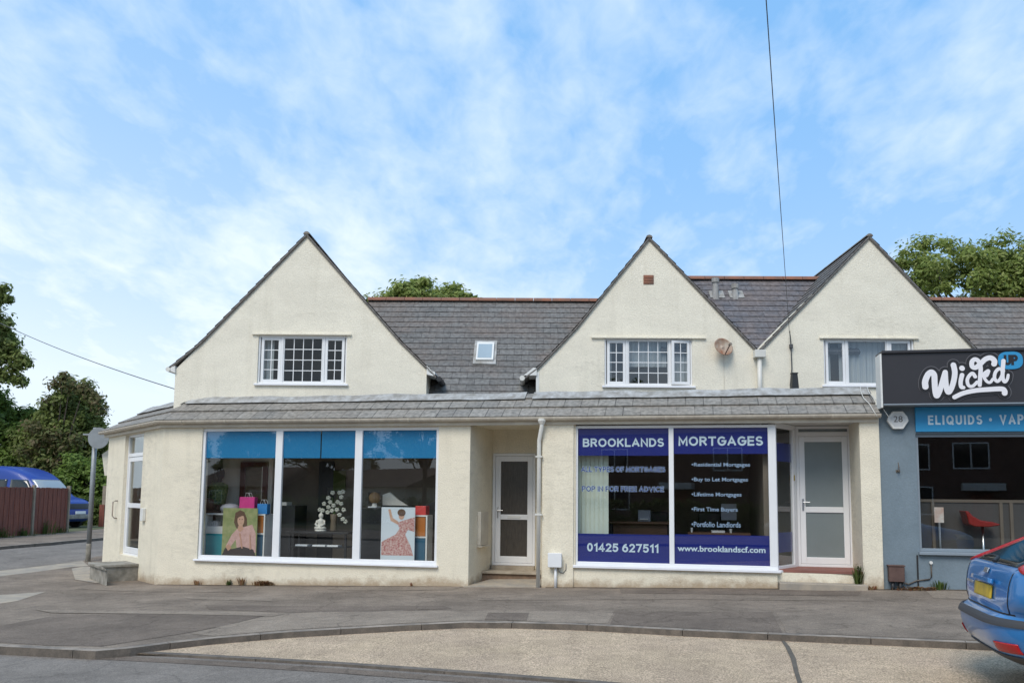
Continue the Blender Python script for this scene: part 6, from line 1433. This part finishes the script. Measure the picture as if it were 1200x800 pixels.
# middle pane: table, Buddha figure, flowers
tzp=L.z(375,622.5,.62); tu0,tu1=L.u(337,622,.6),L.u(410,622,.6); tb=thing('display_table','dark low table in the middle pane of the salon window','table',tuple(L.w((tu0+tu1)/2,.75,fz)),AL)
b=part(); b.box(tu0,tu1,.52,1.05,tzp-.04,tzp); b.build('table_top',m_blackc,tb,bevel=.005)
for x in (tu0+.05,tu1-.09):
    for y in (.55,.97): b=part(); b.box(x,x+.04,y,y+.04,fz,tzp-.041); b.build('leg',m_blackc,tb)
b=part(); b.box(tu0+.06,tu1-.06,.56,1.0,L.z(375,640,.6)-.02,L.z(375,640,.6)); b.build('lower_shelf',m_blackc,tb)
for x0,x1,yy,lab in ((346,360,637,'leftmost white leaflet on the low shelf under the statuette'),(366,381,637,'middle stack of white leaflets on the low shelf under the statuette'),(383,396,637.5,'rightmost white leaflets on the low shelf, below the flower vase')):
    u0,u1=L.u(x0,637,.6),L.u(x1,637,.6); zz=L.z(375,640,.6)+.001; b=part(); b.box(u0,u1,.60,.80,zz,zz+.03); tag(b.build('leaflets',m_paper,None),lab,'leaflets')
bu=L.u(376,612,.7); hb=(L.z(376,602,.7)-tzp); bz_=tzp+.001; bd=thing('seated_statuette','small white seated Buddha statuette on the dark table','statuette',tuple(L.w(bu,.7,bz_)),AL)
b=part(); b.lathe([(.105,0),(.115,.015),(.105,.04)],(bu,.7,bz_),18); b.build('base',m_plaster,bd)
b=part(); b.lathe([(.10,.041),(.115,.06),(.10,.085),(.065,.11),(.062,.15),(.075,.2),(.07,.225),(.03,.245),(.028,.26),(.047,.285),(.05,.315),(.035,.345),(.016,.355),(.016,.37),(.004,.38)],(bu,.7,bz_),18)
for sg in (1,-1): b.tube([(bu+sg*.07,.69,bz_+.21),(bu+sg*.095,.67,bz_+.14),(bu+sg*.03,.61,bz_+.10)],[.024,.024,.018],8); b.tube([(bu+sg*.10,.68,bz_+.065),(bu-sg*.02,.60,bz_+.065)],[.035,.025],8)
b.build('figure',m_plaster,bd,smooth=True)
fu=L.u(391,615,.8); fv=thing('flower_vase','brown vase of drooping white orchids beside the statuette','flowers',tuple(L.w(fu,.8,tzp)),AL)
b=part(); b.lathe([(.06,0),(.07,.03),(.06,.2),(.075,.33),(.07,.34)],(fu,.8,tzp+.001),16); b.build('vase',m_vase,fv,smooth=True)
FL=[(385,583),(390,577),(398,577),(402,576),(380,590),(385,594),(391,592),(396,588),(378,598),(384,600),(389,598),(400,590),(403,597),(398,603),(402,608),(405,611),(395,597),(387,588),(375,597),(400,582)]
b=part(); b2=part(); fz_=tzp+.33
for i,(x,y) in enumerate(FL):
    u,z=L.p(x,y,.75+.02*(i%4)); v=.75+.02*(i%4)
    for k in range(5):
        a=2*math.pi*k/5+i; c=(u+.026*math.cos(a),v-.004*(k%3),z+.026*math.sin(a)); b.ball(c,.019+.006*random.random(),5,(1.2,.35,.9))
    if i%3==0: b2.tube([(fu,.8,fz_),(fu+(u-fu)*.4,.8,fz_+(z-fz_)*.8+.08),(u,v+.02,z)],[.006,.005,.004],5)
b.build('petals',m_petal,fv,smooth=True); b2.build('stems',m_stem,fv)
b=part(); u0,u1,z0,z1=lb(327,337,588,592,1.0); b.box(u0,u1,.95,1.2,z0,z1); 
bt=simple('counter','dark counter between the left and middle panes of the salon','counter',327,345,592,650,.95,1.5,m_blackc,zb=fz); tag(b.build('tissue_box',m_plaster,None,bevel=.006),'small cream box on the dark counter behind the left mullion','box')
# right pane
cab=simple('black_cabinet','plain black cabinet left of the dancer poster','cabinet',419.5,446,594.5,650,.55,1.0,m_blackc,zb=fz)
cz=L.z(432,594.5,.55)
simple('paper_pile','small pile of white paper on the black cabinet','paper',431,441,593,595,.56,.8,m_paper,.002,zb=cz+.001)
s2u0,s2u1,s2z=shelf_unit('white shelf unit to the right of the dancer poster',447,500.5,603,.5,.85,2,[L.z(490,629,.5)])
zz2=L.z(490,629,.5)
inbox('orange storage box in the shelf unit beside the dancer poster',1,zz2+.016,s2z-.04,m_orange,s2u0,s2u1,2); inbox('teal storage box below the orange one beside the dancer poster',1,fz+.002,zz2-.02,m_petrol,s2u0,s2u1,2)
simple('red_box','bright red card box standing on the shelf unit right of the dancer poster','box',486.5,499,592.5,603,.52,.75,m_redbox,zb=s2z+.001)
wh=thing('wig_head','wig head with short tan hair on the black cabinet','wig head',tuple(L.w(L.u(440,585,.7),.7,cz)),AL); uc=L.u(439,585,.72)
b=part(); b.lathe([(.07,0),(.05,.04),(.045,.09)],(uc,.72,cz+.001),12); b.build('neck',m_plaster,wh); b=part(); b.ball((uc,.72,cz+.19),.115,10,(1,1,1)); b.build('hair',m_tan,wh,smooth=True)
u0,u1,z0,z1=lb(448,478,576.5,592,.85); b=part(); b.prism([(u0,.85,z0),(u1,.85,z0),(u0+.62*(u1-u0),.85,z0+.45*(z1-z0)),(u0+.28*(u1-u0),.85,z1),(u0,.85,z1-.05)],(0,.06,0)); o=tag(b.build('folded_card',m_plaster,None,bevel=.01),'pale folded display card behind the top of the dancer poster','card')
b=part(); b.box(L.u(447,592,.86),L.u(482,592,.86),.855,1.2,fz,z0-.001); tag(b.build('counter',m_blackc,None),'dark counter behind the dancer poster','counter')
# salon back: doorway and pale picture
for px0,px1,py0,py1,m_,lab,cat,nm in ((374,391,541,590,m_blackc,'dark doorway panel on the dividing wall of the salon','panel','door_panel'),(391,405,551,575,lm_hedge,'small green picture on the dividing wall behind the orchids','picture','picture')):
    u0,u1,z0,z1=lb(px0,px1,py0,py1,1.77); b=part(); b.box(u0,u1,1.75,1.798,z0 if nm=='picture' else fz,z1); tag(b.build(nm,m_,None),lab,cat)
# mortgage office: vertical blinds, desk, chair, printer, cups
m_blind=mat('vertical_blind_fabric',(.66,.72,.62),.8,var=.06)
bu0,bu1=L.u(677,580,.3),L.u(713,580,.3); bzz=L.z(695,640,.3); vbn=thing('vertical_blinds','pale green vertical blinds drawn to the left of the mortgage shop window','blinds',tuple(L.w(bu0,.3,FZ2)),AL)
b=part(); b.box(bu0-.1,bu1+2.6,.27,.33,zf-.12,zf-.06); b.build('head_rail',m_white,vbn)
n=7
for i in range(n):
    x=bu0+(bu1-bu0)*(i+.5)/n; w=(bu1-bu0)/n*.5; b=part(); b.prism([(x-w,.285,bzz),(x+w,.315,bzz),(x+w,.315,zf-.121),(x-w,.285,zf-.121)],(.0,.003,0)); b.build('slat',m_blind,vbn)
dz_=L.z(750,611,1.4); du0,du1=L.u(712,611,1.4),L.u(788,611,1.4); dk=thing('office_desk','dark office desk behind the left pane of the mortgage shop','desk',tuple(L.w((du0+du1)/2,1.7,FZ2)),AL)
b=part(); b.box(du0,du1,1.4,2.1,dz_-.04,dz_); b.build('desk_top',m_wood,dk,bevel=.005); b=part(); b.box(du0+.1,du1-.1,1.5,1.53,FZ2+.2,dz_-.041); b.build('modesty_panel',m_wood,dk)
for x in (du0+.03,du1-.08): b=part(); b.box(x,x+.05,1.45,2.05,FZ2,dz_-.041); b.build('leg',m_blackc,dk)
pr=thing('printer','pale grey printer on the office desk','printer',tuple(L.w(L.u(754,605,1.6),1.6,dz_)),AL); u0,u1,z0,z1=lb(747.5,762,597.5,611,1.5)
b=part(); b.box(u0,u1,1.5,1.9,dz_+.001,z1); b.build('case',m_pillow,pr,bevel=.015); b=part(); b.box(u0+.04,u1-.04,1.44,1.499,dz_+.04,dz_+.06); b.build('paper_tray',m_white,pr)
def ochair(px,v,lab):
    u=L.u(px,610,v); r=thing('office_chair',lab,'chair',tuple(L.w(u,v,FZ2)),AL); b=part(); b.box(u-.24,u+.24,v-.24,v+.22,FZ2+.45,FZ2+.53); b.build('seat',m_blackc,r,bevel=.03)
    b=part(); b.box(u-.23,u+.23,v+.2,v+.26,FZ2+.58,FZ2+1.12); b.build('backrest',m_blackc,r,bevel=.03); b=part(); b.tube([(u,v,FZ2+.06),(u,v,FZ2+.449)],.03,8); b.build('column',m_chrome,r)
    for k in range(5): a=2*math.pi*k/5; b=part(); b.tube([(u,v,FZ2+.08),(u+.28*math.cos(a),v+.28*math.sin(a),FZ2+.04)],.022,6); b.build('foot',m_blackc,r)
ochair(769,2.5,'black office chair behind the desk with the printer'); ochair(832,2.6,'black office chair behind the second desk, under the bullet list')
du0,du1=L.u(806,622,1.2),L.u(880,622,1.2); dz2=L.z(840,624,1.2); dk=thing('office_desk','dark office desk behind the right pane of the mortgage shop','desk',tuple(L.w((du0+du1)/2,1.5,FZ2)),AL)
b=part(); b.box(du0,du1,1.2,1.9,dz2-.04,dz2); b.build('desk_top',m_wood,dk,bevel=.005)
for x in (du0+.03,du1-.08): b=part(); b.box(x,x+.05,1.25,1.85,FZ2,dz2-.041); b.build('leg',m_blackc,dk)
for px0,px1,y0,y1,lab,nm,cat in ((809.5,812,618,624,'tall white cup at the left end of the right hand desk','cup','cup'),(855,858,619.5,624,'short white cup at the right of the desk','cup','cup'),(834,849.5,621.5,624,'low stack of white paper on the right hand desk','paper_pile','paper')):
    u0,u1,z0,z1=lb(px0,px1,y0,y1,1.25); b=part()
    if nm=='cup': b.lathe([((u1-u0)*.4,0),((u1-u0)*.55,z1-dz2),((u1-u0)*.48,z1-dz2-.004)],((u0+u1)/2,1.27,dz2+.001),12)
    else: b.box(u0,u1,1.25,1.5,dz2+.001,z1)
    tag(b.build(nm,m_paper,None),lab,cat)
u0,u1,z0,z1=lb(845,863,590,609,1.7); mo=thing('monitor','grey screened monitor on the right hand desk','monitor',tuple(L.w((u0+u1)/2,1.7,dz2)),AL); b=part(); b.box(u0,u1,1.66,1.70,z0,z1); b.build('screen',m_pillow,mo,bevel=.006); b=part(); b.box((u0+u1)/2-.03,(u0+u1)/2+.03,1.701,1.73,dz2+.02,z1-.1); b.box((u0+u1)/2-.12,(u0+u1)/2+.12,1.6,1.8,dz2+.001,dz2+.019); b.build('stand',m_blackc,mo)
# vape shop: low panelled display, red lounge seat on a pole
u0,u1,z0,z1=lb(1078,1200,588.5,650,.8); dp_=thing('window_partition','low grey panelled partition inside the vape shop window','partition',tuple(L.w(u0,.8,.15)),AL)
b=part(); b.box(u0-.1,u1+2.5,.80,.84,.151,z1); b.build('panel',m_vpan,dp_)
b=part(); b.box(u0-.1,u1+2.5,.78,.86,z1+.0005,z1+.05); b.build('rail',m_roomd,dp_)
for px in (1092,1172,1184): x=L.u(px,615,.78); b=part(); b.box(x,x+.05,.77,.799,.151,z1-.001); b.build('upright',m_roomd,dp_)
rs=thing('red_bar_seat','glossy red bar seat on a chrome pole in the vape shop window','bar seat',tuple(L.w(L.u(1152,630,.5),.5,.15)),AL); m_redp=mat('glossy_red_plastic',(.24,.02,.015),.25,spec=.6)
P=[L.p(x,y,.5) for x,y in ((1128,598),(1131,606),(1133,614),(1140,616.5),(1155,617),(1166,615.5),(1170,614),(1160,611),(1146,609),(1137,604),(1132,598.5))]
b=part(); b.prism([(u,.36,z) for u,z in P],(0,.36,0)); b.build('seat_shell',m_redp,rs,bevel=.02,seg=3)
b=part(); x=L.u(1152,630,.54); b.tube([(x,.54,.16),(x,.54,P[4][1]+.01)],.022,10); b.lathe([(.2,0),(.2,.02),(.03,.04)],(x,.54,.151),18); b.build('pole',m_chrome,rs,smooth=True)
u0,u1,z0,z1=lb(1095,1106,594,612,.6); pc=thing('display_stand','slim display stand holding a pale pink card in the vape shop window','display stand',tuple(L.w((u0+u1)/2,.6,.15)),AL)
b=part(); b.box(u0,u1,.60,.63,z0,z1); b.build('card',pmat('printed_pale_pink',(.62,.42,.34),col2=(.7,.65,.6),scale=7),pc); b=part(); x=(u0+u1)/2; b.tube([(x,.615,.151),(x,.615,z0-.001)],.02,8); b.lathe([(.13,0),(.13,.015)],(x,.615,.151),14); b.build('stem',m_chrome,pc)

# groups of repeats
GR={'green_weed':'green weeds along the walls and fence','dry_weed':'dry weeds along the shop walls','dry_leaf_heap':'dead leaves at the wall foot','storage_box':'storage boxes in the salon shelves','shelf_unit':'shelf units in the salon window','gift_bag':'gift bags on the shelf unit','leaflets':'leaflets on the low table shelf','overhead_cable':'overhead cables','office_chair':'chairs in the mortgage office','office_desk':'desks in the mortgage office','cup':'cups on the desk','parked_car':'cars parked along the street','broadleaf_tree':'leafy trees around the terrace','green_shrub':'green shrubs beyond the side street','brick_house':'brick houses around the terrace','clipped_hedge':'clipped hedges','counter':'dark counters in the salon'}
for o in scene.objects:
    k=o.name.split('.')[0]
    if o.parent is None and k in GR and 'label' in o: o['group']=GR[k]
